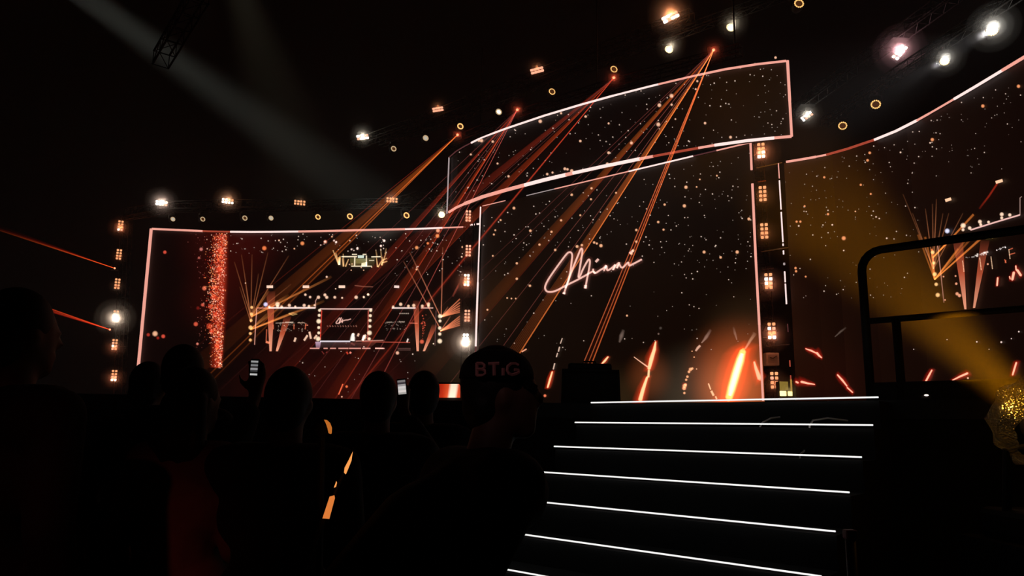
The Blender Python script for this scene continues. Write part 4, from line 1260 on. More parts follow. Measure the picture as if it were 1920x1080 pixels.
def laser(P, label, beams, endY, y_end, power, mirror=False):
    t = bpy.data.objects.new('laser_projector', None); COL.objects.link(t)
    M = Matrix.Translation(P) @ facing(P, 0, 0).to_4x4()
    t.matrix_world = M; PW[t.name] = M
    tag(t, label, 'laser', 'laser projectors')
    hs = link_mesh('housing', LHEAD, t); link_mesh('aperture', LAP, hs); link_mesh('bracket', LBR, t)
    sx, sy = proj(P)
    S0 = P + (CAM - P).normalized() * .06

    def end(dv):
        k = (y_end - sy) / dv[1] if not mirror else (-30 - sx) / dv[0]
        return at(sx + dv[0] * k, sy + dv[1] * k, endY)
    for b in beams:
        if b[0] == 'b':
            _, dv, c, st_, fall, wd = b
            E = end(dv)
            r_ = wd * .5 * (P.y + endY) / 2 / F * 1.25
            beam_mesh(S0, E, r_, tuple(v * st_ * .85 for v in c), fall).build('laser_beam', ADD, t)
        else:
            _, d1, d2, c, st_, fall = b
            sheet_mesh(S0, end(d1), end(d2), tuple(v * st_ * .46 for v in c), fall * .6).build('laser_sheet', ADD, t)
    if power:
        q = P + (CAM - P).normalized() * .2
        point('lamp', q, 3.0, (1, .10, .04), .03)
        PUFFS.append((q, .45))


for (x, y), lab, beams in lasers:
    laser(atz(x, y, LZ), lab, beams, 18.5, 792, 9.0)
row_truss([atz(q[0][0], q[0][1], LZ) for q in lasers], Vector((0, .56, .02)), 'dark lighting truss carrying the laser projectors', .3, 1.0)
laser(at(215, 503, 37.3), 'upper laser projector on the left tower, firing left', [
    ('b', (-215, -71), lin(235, 85, 30), .75, .05, 1.5), ('b', (-215, -74), lin(220, 50, 25), .35, .03, 1.4), ('s', (-215, -71), (-215, -80), lin(200, 30, 15), .3, .02)], 26, 0, 0, True)
laser(at(206, 618, 37.3), 'lower laser projector on the left tower, firing left', [
    ('b', (-206, -72), lin(235, 70, 30), .8, .25, 1.5), ('b', (-206, -66), lin(225, 60, 30), .6, .15, 1.5), ('b', (-206, -62), lin(210, 40, 20), .4, .1, 1.4), ('s', (-206, -60), (-206, -72), lin(200, 40, 20), .3, .1)], 26, 0, 0, True)

# ------------------------------------------------------------------ haze balls added round the lamps to give them a bloom
for k_, (fr, den) in enumerate(((1.0, .04), (.72, .09), (.46, .25), (.26, .8))):
    hz = bpy.data.materials.new('bloom_haze'); hz.use_nodes = True
    n_ = hz.node_tree.nodes; n_.clear()
    o_ = n_.new('ShaderNodeOutputMaterial'); v_ = n_.new('ShaderNodeVolumeScatter')
    v_.inputs['Color'].default_value = (1, 1, 1, 1); v_.inputs['Density'].default_value = den
    hz.node_tree.links.new(v_.outputs[0], o_.inputs['Volume'])
    hm_ = MB()
    for q, r_ in PUFFS:
        hm_.ball(q, r_ * fr, n=20, m=14)
    tag(hm_.build('haze', hz), 'thin haze balls added around the stage lamps for bloom', 'haze', 'added haze around the lamps', kind='stuff')

# ------------------------------------------------------------------ amber moving head at the right front, wrapped in clear film
PS = at(1958, 796, 3.5)
tgt = at(1478, 330, 42)
dv = (tgt - PS).normalized()
ah = thing('moving_head_light', Vector((PS.x, PS.y, 0)), 'film-wrapped moving head throwing the wide amber beam, beside the guardrail', 'stage light')
rotm = dv.to_track_quat('Z', 'Y').to_matrix().to_4x4()
MB().lathe([(.02, -.26), (.07, -.25), (.09, -.12), (.10, -.01), (.095, .0)], 24, Matrix.Translation(PS) @ rotm).build('lamp_head', BLACK, ah, True)
MB().lathe([(.09, .0), (.085, .012), (.02, .018)], 24, Matrix.Translation(PS) @ rotm).build('lens', glow('amber_lens', (1.0, .5, .06)), ah, True)
for sg in (-1, 1):
    MB().tube([(PS.x + sg * .15, PS.y + .1, PS.z - .40), (PS.x + sg * .15, PS.y + .05, PS.z - .12), (PS.x + sg * .08, PS.y - .02, PS.z - .10)], .02, 8).build('yoke_arm', BLACK, ah)
MB().bevbox((PS.x, PS.y + .1, PS.z - .46), (.36, .36, .14), .03).build('base', BLACK, ah)
zq = PS.z - .53
MB().hexa([(PS.x - .25, PS.y - .15, 0), (PS.x + .25, PS.y - .15, 0), (PS.x + .25, PS.y + .35, 0), (PS.x - .25, PS.y + .35, 0)], [(PS.x - .25, PS.y - .15, zq), (PS.x + .25, PS.y - .15, zq), (PS.x + .25, PS.y + .35, zq), (PS.x - .25, PS.y + .35, zq)]).build('pedestal', BLACK, ah)
# crinkled clear film sleeve
fm = bpy.data.materials.new('crinkled_film'); fm.use_nodes = True
n_ = fm.node_tree.nodes; l_ = fm.node_tree.links; n_.clear()
o_ = n_.new('ShaderNodeOutputMaterial'); gl = n_.new('ShaderNodeBsdfGlossy'); tl = n_.new('ShaderNodeBsdfTranslucent'); tp = n_.new('ShaderNodeBsdfTransparent')
gl.inputs['Roughness'].default_value = .18; gl.inputs[0].default_value = (.9, .9, .9, 1); tl.inputs[0].default_value = (.9, .9, .9, 1)
m1 = n_.new('ShaderNodeMixShader'); m1.inputs[0].default_value = .5; m2 = n_.new('ShaderNodeMixShader'); m2.inputs[0].default_value = .4
vo = n_.new('ShaderNodeTexVoronoi'); vo.inputs['Scale'].default_value = 90; vo.feature = 'F1'
tc_ = n_.new('ShaderNodeTexCoord'); bp_ = n_.new('ShaderNodeBump'); bp_.inputs['Strength'].default_value = 1.0; bp_.inputs['Distance'].default_value = .03
l_.new(tc_.outputs['Object'], vo.inputs['Vector']); l_.new(vo.outputs['Distance'], bp_.inputs['Height'])
l_.new(bp_.outputs[0], gl.inputs['Normal']); l_.new(bp_.outputs[0], tl.inputs['Normal'])
l_.new(gl.outputs[0], m1.inputs[1]); l_.new(tl.outputs[0], m1.inputs[2]); l_.new(tp.outputs[0], m2.inputs[1]); l_.new(m1.outputs[0], m2.inputs[2]); l_.new(m2.outputs[0], o_.inputs['Surface'])
fmb = MB()
V = []; Fc = []
NS = 40
for i in range(9):
    k = i / 8
    for j in range(NS):
        a = 2 * math.pi * j / NS
        rr = (.20 + .01 * k) * (1 if k > .3 else .75 + .8 * k) * (1 + .05 * math.sin(9 * a + i) + .04 * rng.uniform(-1, 1))
        V.append(Matrix.Translation(PS) @ rotm @ Vector((rr * math.cos(a), rr * math.sin(a), -.14 + .22 * k)))
for i in range(8):
    for j in range(NS):
        Fc.append((i * NS + j, i * NS + (j + 1) % NS, (i + 1) * NS + (j + 1) % NS, (i + 1) * NS + j))
fmb.add(V, Fc).build('film_sleeve', fm, ah, True)
spot('beam_lamp', PS + dv * .05, PS + dv * 5, 16500, (1, .34, .004), 13.0, .9, .08)
tc = (CAM - PS).normalized(); tc = (tc - dv * tc.dot(dv)).normalized()
point('lamp', PS + tc * .16 - dv * .06 + Vector((-.07, 0, 0)), .4, (1, .45, .05), .01)  # light added beside the head to make the film glow gold

# ------------------------------------------------------------------ guardrail
gr = thing('guardrail', at(1640, 745, 5.2), 'black metal guardrail with a rounded corner beside the steps', 'railing')
gd = Vector((1.08, -1, 0)).normalized()
c0 = at(1633, 745, 5.25)
top0 = CAMZ + (829 - 466) * 5.25 / F
cor = [Vector((c0.x, c0.y, ZF - .014)), Vector((c0.x, c0.y, top0 - .16))]
for k in range(1, 6):
    a = k / 5 * math.pi / 2
    cor.append(Vector((c0.x, c0.y, top0 - .16)) + gd * (.14 * (1 - math.cos(a))) + Vector((0, 0, .14 * math.sin(a))))
cor.append(cor[-1] + gd * 2.6)
RAILM = matte('black_rail_paint', (.004, .0035, .003), .7)
MB().tube(cor, .030, 10).build('frame_tube', RAILM, gr, True)
mz = CAMZ + (829 - 606) * 5.25 / F
MB().tube([Vector((c0.x, c0.y, mz)), Vector((c0.x, c0.y, mz)) + gd * 2.6], .022, 8).build('middle_rail', RAILM, gr, True)
lz = CAMZ + (829 - 722) * 5.25 / F
MB().box(Vector((c0.x, c0.y, (lz + ZF) / 2 - .0)) + gd * 1.3, (2.6, .04, lz - ZF + .0), Matrix.Rotation(math.atan2(gd.y, gd.x), 3, 'Z')).build('toe_board', RAILM, gr)
pz = Vector((c0.x, c0.y, 0)) + gd * .2
MB().tube([Vector((pz.x, pz.y, ZF - .014)), Vector((pz.x, pz.y, mz))], .03, 8).build('inner_post', RAILM, gr, True)
pz = Vector((c0.x, c0.y, 0)) + gd * 2.6
MB().tube([Vector((pz.x, pz.y, ZF - .014)), Vector((pz.x, pz.y, top0 - .02))], .03, 8).build('end_post', RAILM, gr, True)
sp = at(1737, 741, 4.75)
stt = thing('stage_edge_lamp', sp, 'tiny white marker lamp on the stage edge under the guardrail', 'lamp')
MB().ball(sp, (.014, .008, .006)).build('bulb', glow('marker', (1.5, 1.2, 1.1)), stt, True)
MB().box(sp + Vector((0, .02, -.01)), (.06, .03, .02)).build('base', BLACK, stt)

# stage monitor wedge on the stage edge
P = at(1108, 750, 6.5)
wd = thing('stage_monitor', (P.x, P.y, ZF), 'black wedge stage monitor standing on the stage edge above the steps', 'speaker')
k = 6.5 / F
W = 111 * k; Hh = 66 * k; zb0 = ZF - .015
w2 = MB()
x0, x1, yf, yb = P.x - W / 2, P.x + W / 2, P.y, P.y + .34
w2.hexa([(x0, yf, zb0), (x1, yf, zb0), (x1, yb, zb0), (x0, yb, zb0)], [(x0 + .008, yf + .02, zb0 + Hh), (x1 - .008, yf + .02, zb0 + Hh), (x1 - .015, yb - .05, zb0 + Hh), (x0 + .015, yb - .05, zb0 + Hh)])
w2.build('cabinet', BLACK, wd)
MB().bevbox((P.x, P.y + .16, zb0 + Hh + .02), (83 * k, .2, .075), .02).build('top_case', BLACK, wd)
MB().bevbox((P.x, P.y - .005, zb0 + Hh * .5), (W * .9, .02, Hh * .8), .008).build('grille', RUBBER, wd)
MB().tube([(P.x - .06, P.y + .12, zb0 + Hh + .05), (P.x - .05, P.y + .12, zb0 + Hh + .075), (P.x + .05, P.y + .12, zb0 + Hh + .075), (P.x + .06, P.y + .12, zb0 + Hh + .05)], .008, 6).build('handle', RUBBER, wd)

# confidence monitor on the stage edge, orange picture
P = at(840, 733, 6.55)
cm = thing('floor_monitor', (P.x, P.y, ZF), 'small flat monitor on the stage edge showing orange fire', 'monitor')
W = 54 * 6.55 / F; Hh = 30 * 6.55 / F
MB().bevbox(P + Vector((0, .03, -.01)), (W + .02, .05, Hh + .03), .015).build('housing', BLACK, cm)


class Flat(Pic):
    def __init__(self, Y): MB.__init__(self); self.Y = Y; self.off = 0
    def H(self, x, y): return at(x, y, self.Y - self.off)


scr = Flat(6.515)
O1, O2, O3 = lin(165, 35, 15), lin(240, 90, 45), lin(255, 235, 205, 1.2)
cols = [(814, lin(110, 12, 6)), (822, O1), (830, lin(200, 50, 22)), (838, O2), (843, O3), (852, O3), (857, O2), (863, lin(215, 70, 40))]
for (xa, ca), (xb, cb) in zip(cols, cols[1:]):
    sl = lambda x: 4 if 830 < x < 860 else 0
    ra = 3.5 if xb == 863 else 0
    scr.quad([(xa, 745.5), (xb, 745.5), (xb + sl(xb) * 1, 720 + ra), (xa + sl(xa) * 1, 720)], None, [ca, cb, tuple(v * .8 for v in cb), tuple(v * .8 for v in ca)])
scr.stroke([(814.5, 733), (817, 738), (819, 745)], [.8, 1.6, 2], O3)
scr.build('screen', ADD, cm)

# glowing strip made up for an orange-lit surface behind the crowd
ab = thing('amber_glow_strip', at(632, 1010, 2.1), 'slanted amber strip made up for an orange-lit surface between two dark figures', 'light bar')
AMB = glow('amber_glow', (.98, .36, .09)); AMB2 = glow('amber_dim', (.72, .20, .04))
bp = [(663, 838), (653, 868), (641, 894), (630, 918), (620, 948), (606, 974), (596, 1000), (430, 1420)]
wdp = [2, 4.5, 5.5, 6, 7, 8.5, 9, 12]
BP = [at(x, y, 2.1) for x, y in bp]
MB().tube([q + Vector((0, .0, 0)) for q in BP], [v * 2.1 / F * .55 for v in wdp], 8).build('housing', BLACK, ab, True)
pieces = ([(662, 846), (660, 858), (651, 876), (646, 889), (649, 890), (655, 872), (660, 860)],)
for poly, mt in (([(661.5, 846.5), (654, 862), (646, 877), (645, 886), (648.5, 889.5), (653, 879), (659, 864)], AMB), ([(630.5, 902), (632, 905), (630, 913), (626, 914.5)], AMB), ([(618, 931), (627, 928.5), (628, 934), (617.5, 973), (604.5, 972)], AMB2)):
    V = [at(x, y, 2.05) for x, y in poly] + [at(x, y, 2.07) for x, y in poly]
    k = len(poly)
    MB().add(V, [tuple(range(k))[::-1], tuple(range(k, 2 * k))] + [(i, (i + 1) % k, k + (i + 1) % k, k + i) for i in range(k)]).build('glowing_section', mt, ab)
poly = [(607.5, 787), (613, 787.5), (619, 793), (622.5, 802), (622, 812), (620.5, 814), (616, 812), (614, 803), (611, 794)]  # outline of a glowing crescent made up for an orange-lit patch
al = thing('amber_crescent', at(614, 800, 2.1), 'amber crescent made up for an orange-lit patch beside a dark figure', 'lamp')
V = [at(x, y, 2.05) for x, y in poly] + [at(x, y, 2.07) for x, y in poly]; k = len(poly)
MB().add(V, [tuple(range(k))[::-1], tuple(range(k, 2 * k))] + [(i, (i + 1) % k, k + (i + 1) % k, k + i) for i in range(k)]).build('reflector', glow('amber_faint', (.5, .14, .02)), al)
cp = at(604, 802, 2.14)
MB().lathe([(.022, -.01), (.025, .01), (.012, .02)], 20, Matrix.Translation(cp + Vector((0, .0, 0))) @ Matrix.Rotation(R(90), 4, 'X')).build('housing', BLACK, al, True)
MB().tube([cp + Vector((0, .0, -.01)), Vector((cp.x, cp.y + .3, 0))], .01, 8).build('stand', BLACK, al)

# red-capped post at the right of the steps
P = at(1594, 1002, 3.3)
rp = thing('stair_post', (P.x, P.y, 0), 'dark post with a dull red cap at the right of the steps', 'post')
MB().tube([(P.x, P.y, 0), (P.x, P.y, P.z - .02)], .022, 10).build('post_tube', matte('dark_red_post', (.03, .006, .008), .5), rp, True)
MB().bevbox(P, (.05, .05, .04), .008).build('cap', matte('dull_red_cap', (.25, .02, .03), .5), rp)


# ------------------------------------------------------------------ people
def cap_cone(mb, a, b, ra, rb, n=14):
    a, b = Vector(a), Vector(b)
    mb.ball(a, ra, n=n, m=8); mb.ball(b, rb, n=n, m=8)
    if (b - a).length > 1e-4:
        mb.tube([a, b], [ra, rb], n)


def fuse(mb, name, mat, parent, voxel=.014, smooth=6):
    """one continuous surface from overlapping volumes"""
    me = mb.mesh(name)
    o = bpy.data.objects.new(name, me); COL.objects.link(o)
    md = o.modifiers.new('fuse', 'REMESH'); md.mode = 'VOXEL'; md.voxel_size = voxel
    sm = o.modifiers.new('even', 'SMOOTH'); sm.iterations = smooth; sm.factor = .5
    dg = bpy.context.evaluated_depsgraph_get(); dg.update()
    me2 = bpy.data.meshes.new_from_object(o.evaluated_get(dg))
    o.modifiers.clear(); o.data = me2
    me2.materials.clear(); me2.materials.append(mat)
    me2.polygons.foreach_set('use_smooth', [True] * len(me2.polygons))
    attach(o, parent)
    return o


def hand(mb, wrist, direc, palm_n, s=1.0, curl=.5):
    d = Vector(direc).normalized(); pn = Vector(palm_n); pn = (pn - d * pn.dot(d)).normalized(); sd = d.cross(pn)
    w_ = Vector(wrist)
    cap_cone(mb, w_, w_ + d * .085 * s, .026 * s, .036 * s)
    cap_cone(mb, w_ + d * .05 * s - sd * .018 * s, w_ + d * .09 * s - sd * .022 * s, .02 * s, .017 * s)
    for i, ln in enumerate((.066, .076, .072, .056)):
        b = w_ + d * .09 * s + sd * (i - 1.5) * .021 * s
        m = b + (d * math.cos(curl * .6) + pn * math.sin(curl * .6)) * ln * .5 * s
        e = m + (d * math.cos(curl * 1.6) + pn * math.sin(curl * 1.6)) * ln * .5 * s
        cap_cone(mb, b, m, .0105 * s, .0095 * s, 8); cap_cone(mb, m, e, .0095 * s, .008 * s, 8)
    b = w_ + d * .03 * s - sd * .03 * s
    m = b + (d * .6 - sd * .8).normalized() * .045 * s
    e = m + (d * .9 - sd * .2 + pn * .4).normalized() * .032 * s
    cap_cone(mb, b, m, .014 * s, .012 * s, 8); cap_cone(mb, m, e, .012 * s, .009 * s, 8)


SKIN = matte('skin', (.24, .13, .09), .55, noise=.1)
HAIRD = matte('dark_hair', (.010, .007, .006), .6, scale=60)
BLK = matte('black_clothing', (.006, .006, .007), .9, scale=30)
DKG = matte('dark_grey_clothing', (.016, .014, .014), .9, scale=30)
TAN = matte('dusty_rose_top', (.16, .10, .09), .9, scale=25)
SHOE = matte('dark_shoes', (.008, .008, .008), .6)


def person(x, y, label, height=1.75, yaw=0.0, headyaw=None, lean=(0, 0), arms=('down', 'down'), top=BLK, legs=BLK, hair='short', hands=None, female=False, shoulder=None, floor=0.0, hips_shift=(0, 0)):
    """yaw 0 faces away from the camera (+Y), positive turns to its left; lean: shift of the shoulders over the hips in own axes"""
    k = height / 1.75
    t = thing('person', (x, y, floor), label, 'person')
    Mz = Matrix.Rotation(R(yaw), 3, 'Z')
    base = Vector((x, y, floor))

    def W(v):
        return base + Mz @ (Vector(v) * k)
    sw = shoulder or (.185 if female else .205)
    hx, hy = hips_shift
    lx, ly = lean
    PEL = (hx, hy, .93); CH = (hx * .4 + lx * .7, hy * .4 + ly * .7, 1.25); NK = (lx, ly, 1.46); HD = (lx * 1.12, ly * 1.12 + .015, 1.625)
    SH = [(lx - sw, ly, 1.405), (lx + sw, ly, 1.405)]
    body = MB()
    cap_cone(body, W((hx - .075, hy, .95)), W((hx + .075, hy, .95)), .115 * k, .115 * k)
    cap_cone(body, W(PEL), W(CH), .125 * k, .135 * k)
    cap_cone(body, W((CH[0] - .09, CH[1], 1.24)), W((CH[0] + .09, CH[1], 1.24)), .105 * k, .105 * k)
    cap_cone(body, W((SH[0][0] + .05, SH[0][1], 1.385)), W((SH[1][0] - .05, SH[1][1], 1.385)), .085 * k, .085 * k)
    cap_cone(body, W(CH), W((lx, ly, 1.38)), .13 * k, .09 * k)
    cap_cone(body, W((lx, ly, 1.38)), W(HD), .062 * k, .055 * k)
    hy_ = R(headyaw if headyaw is not None else 0)
    Hz = Mz @ Matrix.Rotation(hy_, 3, 'Z')

    def HW(v):
        return W(HD) + Hz @ (Vector(v) * k)
    body.ball(W(HD), (.074 * k, .094 * k, .112 * k), Hz, 20, 14)
    cap_cone(body, HW((0, .035, -.055)), HW((0, .06, -.085)), .055 * k, .035 * k)         # jaw
    body.tube([HW((0, .085, .02)), HW((0, .108, -.018)), HW((0, .09, -.03))], [.01 * k, .016 * k, .012 * k], 8)   # nose
    for s in (-1, 1):
        body.ball(HW((s * .076, -.005, -.01)), (.012 * k, .022 * k, .034 * k), Hz, 10, 8)   # ears
        cap_cone(body, HW((s * .03, .082, .012)), HW((s * .03, .082, .012)), .014 * k, .014 * k, 8)
    cap_cone(body, HW((-.022, .085, -.055)), HW((.022, .085, -.055)), .011 * k, .011 * k, 8)   # mouth
    hips = [(hx - .095, hy, .88), (hx + .095, hy, .88)]
    LEG = []
    for s in (0, 1):
        sg = -1 if s == 0 else 1
        kn = (sg * .105 + hx * .4, hy * .5 + .02, .49); an = (sg * .11, -.01, .08); toe = (sg * .125, .15, .035)
        LEG.append((hips[s], kn, an, toe))
        cap_cone(body, W(hips[s]), W(kn), .088 * k, .058 * k); cap_cone(body, W(kn), W(an), .056 * k, .038 * k)
        cap_cone(body, W((an[0], an[1], .05)), W(toe), .042 * k, .03 * k)
    ARM = []
    for s in (0, 1):
        sg = -1 if s == 0 else 1
        a = arms[s]
        if a == 'down':
            el = (SH[s][0] + sg * .05, SH[s][1] - .02, 1.12); wr = (SH[s][0] + sg * .05, SH[s][1] + .06, .87); hd = ((0, .15, -1), (-sg, 0, 0))
        elif a == 'phone':
            el = (SH[s][0] + sg * .05, SH[s][1] + .1, 1.14); wr = (SH[s][0] - sg * .06, SH[s][1] + .32, 1.36); hd = ((-sg * .1, .3, 1), (0, -1, 0))
        elif a == 'front':
            el = (SH[s][0] + sg * .09, SH[s][1] + .02, 1.13); wr = (SH[s][0] + sg * .1, SH[s][1] + .26, 1.22); hd = ((sg * .2, .6, .8), (-sg, 0, .2))
        else:
            el, wr, hd = a
        ARM.append((SH[s], el, wr))
        cap_cone(body, W(SH[s]), W(el), .052 * k, .04 * k); cap_cone(body, W(el), W(wr), .039 * k, .027 * k)
        hand(body, W(wr), Mz @ Vector(hd[0]), Mz @ Vector(hd[1]), k * .98, .55)
    fuse(body, 'body', SKIN, t, .011 if y < 3 else .014)
    sh = MB()
    g_ = .016
    cap_cone(sh, W((hx - .07, hy, .96)), W((hx + .07, hy, .96)), (.125 + g_) * k, (.125 + g_) * k)
    cap_cone(sh, W(PEL), W(CH), (.13 + g_) * k, (.14 + g_) * k)
    cap_cone(sh, W((CH[0] - .09, CH[1], 1.24)), W((CH[0] + .09, CH[1], 1.24)), (.11 + g_) * k, (.11 + g_) * k)
    cap_cone(sh, W((SH[0][0] + .05, SH[0][1], 1.385)), W((SH[1][0] - .05, SH[1][1], 1.385)), (.088 + g_) * k, (.088 + g_) * k)
    cap_cone(sh, W(CH), W((lx, ly, 1.37)), (.135 + g_) * k, (.1 + g_) * k)
    for s in (0, 1):
        a, b, c = ARM[s]
        cap_cone(sh, W(a), W(b), (.056 + g_) * k, (.044 + g_) * k)
        if not female:
            e = tuple(b[i] + (c[i] - b[i]) * .75 for i in range(3))
            cap_cone(sh, W(b), W(e), (.044 + g_) * k, (.034 + g_) * k)
    fuse(sh, 'top', top, t, .014)
    lg = MB()
    cap_cone(lg, W((hx - .075, hy, .93)), W((hx + .075, hy, .93)), .135 * k, .135 * k)
    for s in (0, 1):
        a, b, c, d_ = LEG[s]
        cap_cone(lg, W(a), W(b), .105 * k, .075 * k); cap_cone(lg, W(b), W((c[0], c[1], .12)), .073 * k, .06 * k)
    fuse(lg, 'trousers', legs, t, .015)
    for s in (0, 1):
        f = MB(); a, b, c, d_ = LEG[s]
        cap_cone(f, W((c[0], c[1] - .02, .056)), W((d_[0], d_[1] + .02, .046)), .054 * k, .044 * k)
        fuse(f, 'shoe', SHOE, t, .012, 3)
    if hair in ('short', 'long'):
        hm = MB()
        hm.ball(HW((0, -.018, .028)), (.084 * k, .098 * k, .105 * k), Hz, 20, 14)
        hm.ball(HW((0, -.05, -.03)), (.074 * k, .06 * k, .075 * k), Hz, 16, 10)
        if hair == 'long':
            for i in range(9):
                u = (i - 4) / 4
                a = HW((u * .07, -.07 + .02 * abs(u), .0)); b = HW((u * .10, -.10 + .03 * abs(u), -.16)); c = HW((u * .11, -.095 + .03 * abs(u), -.30 - .03 * math.cos(i * 2.1)))
                cap_cone(hm, a, b, .036 * k, .034 * k, 8); cap_cone(hm, b, c, .034 * k, .012 * k, 8)
        fuse(hm, 'hair', HAIRD, t, .010, 4)
    return t, W, HW, Hz, k


def head_xy(px, py, Y, height):
    """where to stand so that the crown shows at this place"""
    P = at(px, py, Y)
    return P.x, P.y, P.z


# tall man at the far left, looking towards the stage
x_, y_, z_ = head_xy(42, 547, 2.25, 1.85)
person(x_, y_, 'tall dark-haired person filling the left edge, turned towards the stage', z_ + .005, yaw=-22, headyaw=-8, arms=('down', 'down'), top=BLK)
# short-haired head against the light tube
x_, y_, z_ = head_xy(282, 680, 4.0, 1.8)
person(x_, y_, 'person whose dark head crosses the foot of the left light tube', z_, yaw=-8, top=BLK)
x_, y_, z_ = head_xy(348, 648, 3.6, 1.85)
person(x_, y_, 'dark-haired person standing just beyond the long-haired woman', z_, yaw=-15, top=BLK)
# woman with long hair
x_, y_, z_ = head_xy(368, 690, 2.75, 1.68)
kk = z_ / 1.75
person(x_, y_, 'woman with long dark hair and a dusty top, forearm raised in front', z_, yaw=-14, headyaw=-12, female=True, hair='long', top=TAN, legs=DKG,
       arms=(((-.235, -.03, 1.14), (-.225, .06, .90), ((0, .2, -1), (1, 0, 0))), ((.235, .0, 1.12), (.34, .16, 1.22), ((.45, .4, .75), (-1, 0, .2)))))
x_, y_, z_ = head_xy(545, 690, 2.65, 1.75)
ku = z_ / 1.75
pw_ = at(479, 742, 3.06)
person(x_, y_, 'person in black in front of the live picture, left of the amber strip', z_, yaw=0, hair='short', arms=(((-.27, .18, 1.36), ((pw_.x - x_) / ku, (pw_.y - y_) / ku, pw_.z / ku), ((.0, .05, 1), (0, -1, 0))), 'down'), top=BLK)
x_, y_, z_ = head_xy(712, 698, 3.4, 1.75)
ku = z_ / 1.75
pw_ = at(757, 772, 3.74)
pt, W, HW, Hz, k = person(x_, y_, 'person in black holding up a lit phone', z_, yaw=0, arms=('down', ((.26, .16, 1.33), ((pw_.x - x_) / ku, (pw_.y - y_) / ku, pw_.z / ku), ((-.05, .05, 1), (0, -1, 0)))), top=BLK)
x_, y_, z_ = head_xy(796, 697, 4.1, 1.75)
person(x_, y_, 'bare-headed person in black between the phone and the floor monitor', z_, yaw=12, top=BLK)


def phone(P, label, w_, h_, tilt, screen_cols, Y):
    t = thing('phone', P, label, 'phone')
    rot = facing(P, 0, 0, tilt)
    MB().bevbox(P + Vector((0, .006, 0)), (w_ + .008, .009, h_ + .016), .004, rot).build('case', BLACK, t)
    mb = MB()
    n = len(screen_cols)
    for i, c in enumerate(screen_cols):
        a = h_ / 2 - h_ * i / n; b = h_ / 2 - h_ * (i + 1) / n
        V = [P + rot @ Vector((sx * w_ / 2, -.001, zz)) for sx, zz in ((-1, b), (1, b), (1, a), (-1, a))]
        mb.add(V, [(0, 1, 2, 3)], [c] * 4)
    mb.build('screen', ADD, t)


phone(at(753.5, 726, 3.665), 'lit phone with a pale screen held above the crowd', .038, .068, -8, [lin(120, 115, 115), lin(60, 55, 60), lin(150, 145, 145), lin(205, 200, 198), lin(190, 186, 182), lin(215, 205, 200), lin(170, 165, 160)], 2.5)
phone(at(476.5, 690, 2.985), 'small phone filming, raised under the left end of the live picture', .027, .058, 0, [lin(150, 150, 150), lin(30, 30, 30), lin(120, 120, 122), lin(45, 42, 42), lin(150, 148, 150), lin(60, 60, 62), lin(12, 12, 12), lin(190, 190, 190)], 3)

# man in the cap, side on, bending forward to the right
Y8 = 2.0
HP = at(931, 700, Y8)
kk = 1.0
tz = at(931, 655, Y8).z
yw = R(-62); kq = 1.0
ly_ = .38
off = Matrix.Rotation(yw, 3, 'Z') @ Vector((.02 * 1.12, ly_ * 1.12 + .015, 0))
ht = at(946, 739, Y8)
cman, W, HW, Hz, k = person(ht.x - off.x, ht.y - off.y, 'person in a dark printed cap leaning in front of the steps', 1.75 * ht.z / 1.625, yaw=-62, headyaw=-20, hair='short',
                           lean=(.02, ly_), hips_shift=(0, -.04), arms=('down', ((.215, .25, 1.15), (.20, .20, .90), ((0, -.1, -1), (-1, 0, 0)))), top=BLK)
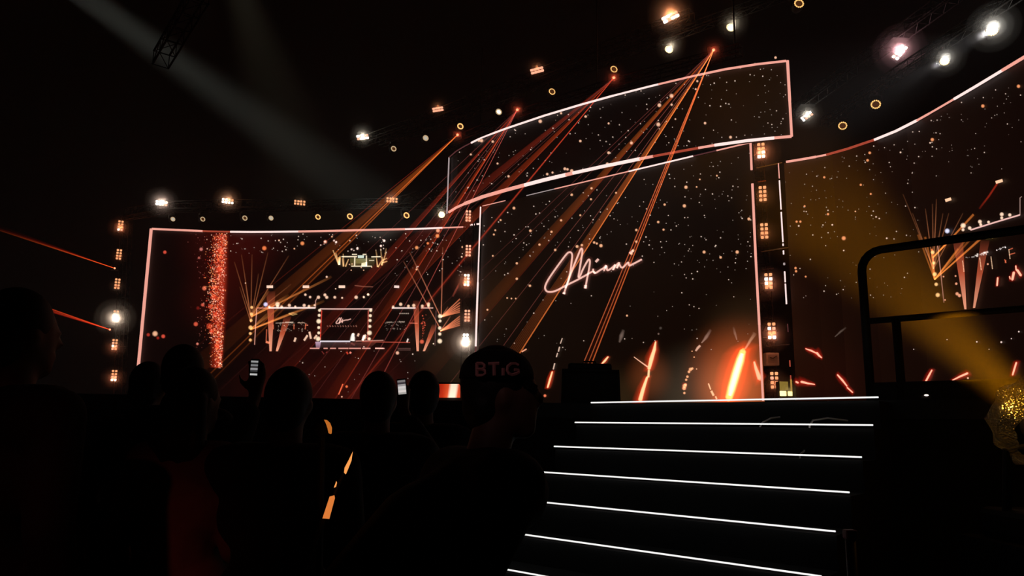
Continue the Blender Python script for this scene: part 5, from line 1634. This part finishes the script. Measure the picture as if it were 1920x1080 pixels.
# head centre as built
hc = HW((0, 0, 0))
cz = at(931, 711, Y8)
cap = thing('cap', hc + Vector((0, 0, .03)), 'dark cap with pale printed letters on the leaning person', 'cap')
dome = MB()
cx, cy, ctop = hc.x, hc.y, None
rx = 70 * Y8 / F; rz = at(931, 655, Y8).z - cz.z
CP = Vector((at(931, 711, Y8).x, hc.y, cz.z))
V = []; Fc = []
NU, NV = 28, 8
for i in range(NV + 1):
    a = math.pi / 2 * i / NV
    for j in range(NU):
        b = 2 * math.pi * j / NU
        rr = math.cos(a) ** .75 if i < NV else 0.0001
        V.append(CP + Vector((rx * rr * math.cos(b), .108 * rr * math.sin(b), rz * math.sin(a) ** .9 if i else 0)))
for i in range(NV):
    for j in range(NU):
        Fc.append((i * NU + j, i * NU + (j + 1) % NU, (i + 1) * NU + (j + 1) % NU, (i + 1) * NU + j))
Fc.append(tuple(range(NU))[::-1])
CAPM = matte('black_cap_cloth', (.006, .005, .005), .9, scale=80)
dome.add(V, Fc).build('crown', CAPM, cap, True)
brim = MB()
brim.hexa([CP + Vector(q) for q in ((rx * .7, -.06, -.022), (rx * 1.06, -.05, -.035), (rx * 1.06, .05, -.035), (rx * .7, .06, -.022))], [CP + Vector(q) for q in ((rx * .7, -.065, .004), (rx * 1.08, -.05, -.018), (rx * 1.08, .05, -.018), (rx * .7, .065, .004))])
brim.build('brim', CAPM, cap)
MB().ball(CP + Vector((0, 0, rz)), (.008, .008, .006)).build('button', CAPM, cap, True)
# printed letters: B T i G
z48 = lambda x, y: (680 + x / 4.8, 630 + y / 4.8)
LT = matte('faded_pink_print', (.95, .45, .45), .7, noise=.05)


def on_cap(px, py):
    d = ray(px, py)
    lo, hi = 1.5, 2.6
    # ray against the elliptical crown
    for s in range(400):
        Y = 1.7 + s * .001
        q = CAM + d * (Y / d.y)
        v = q - CP
        zz = max(0, min(1, v.z / rz))
        a = math.asin(zz ** (1 / .9))
        rr = math.cos(a) ** .75
        if (v.x / rx) ** 2 + (v.y / .108) ** 2 <= rr * rr + 1e-6:
            return q - d.normalized() * .0025
    return at(px, py, Y8 - .09)


def letter(strokes, wd):
    mb = MB()
    for pts in strokes:
        P = [on_cap(*z48(x, y)) for x, y in pts]
        mb.tube(P, wd, 5)
    mb.build('letter', LT, cap)


wl = .0042
letter([[(1028, 243), (1028, 357)], [(1028, 246), (1075, 246), (1097, 262), (1095, 284), (1075, 298), (1030, 298)], [(1075, 298), (1102, 312), (1104, 338), (1080, 354), (1028, 355)]], wl)
letter([[(1130, 250), (1230, 246)], [(1182, 250), (1184, 357)]], wl)
letter([[(1264, 290), (1264, 356)]], wl)
letter([[(1402, 262), (1375, 248), (1335, 250), (1305, 275), (1300, 310), (1315, 338), (1345, 350), (1385, 338), (1402, 328), (1402, 306), (1365, 304)]], wl)
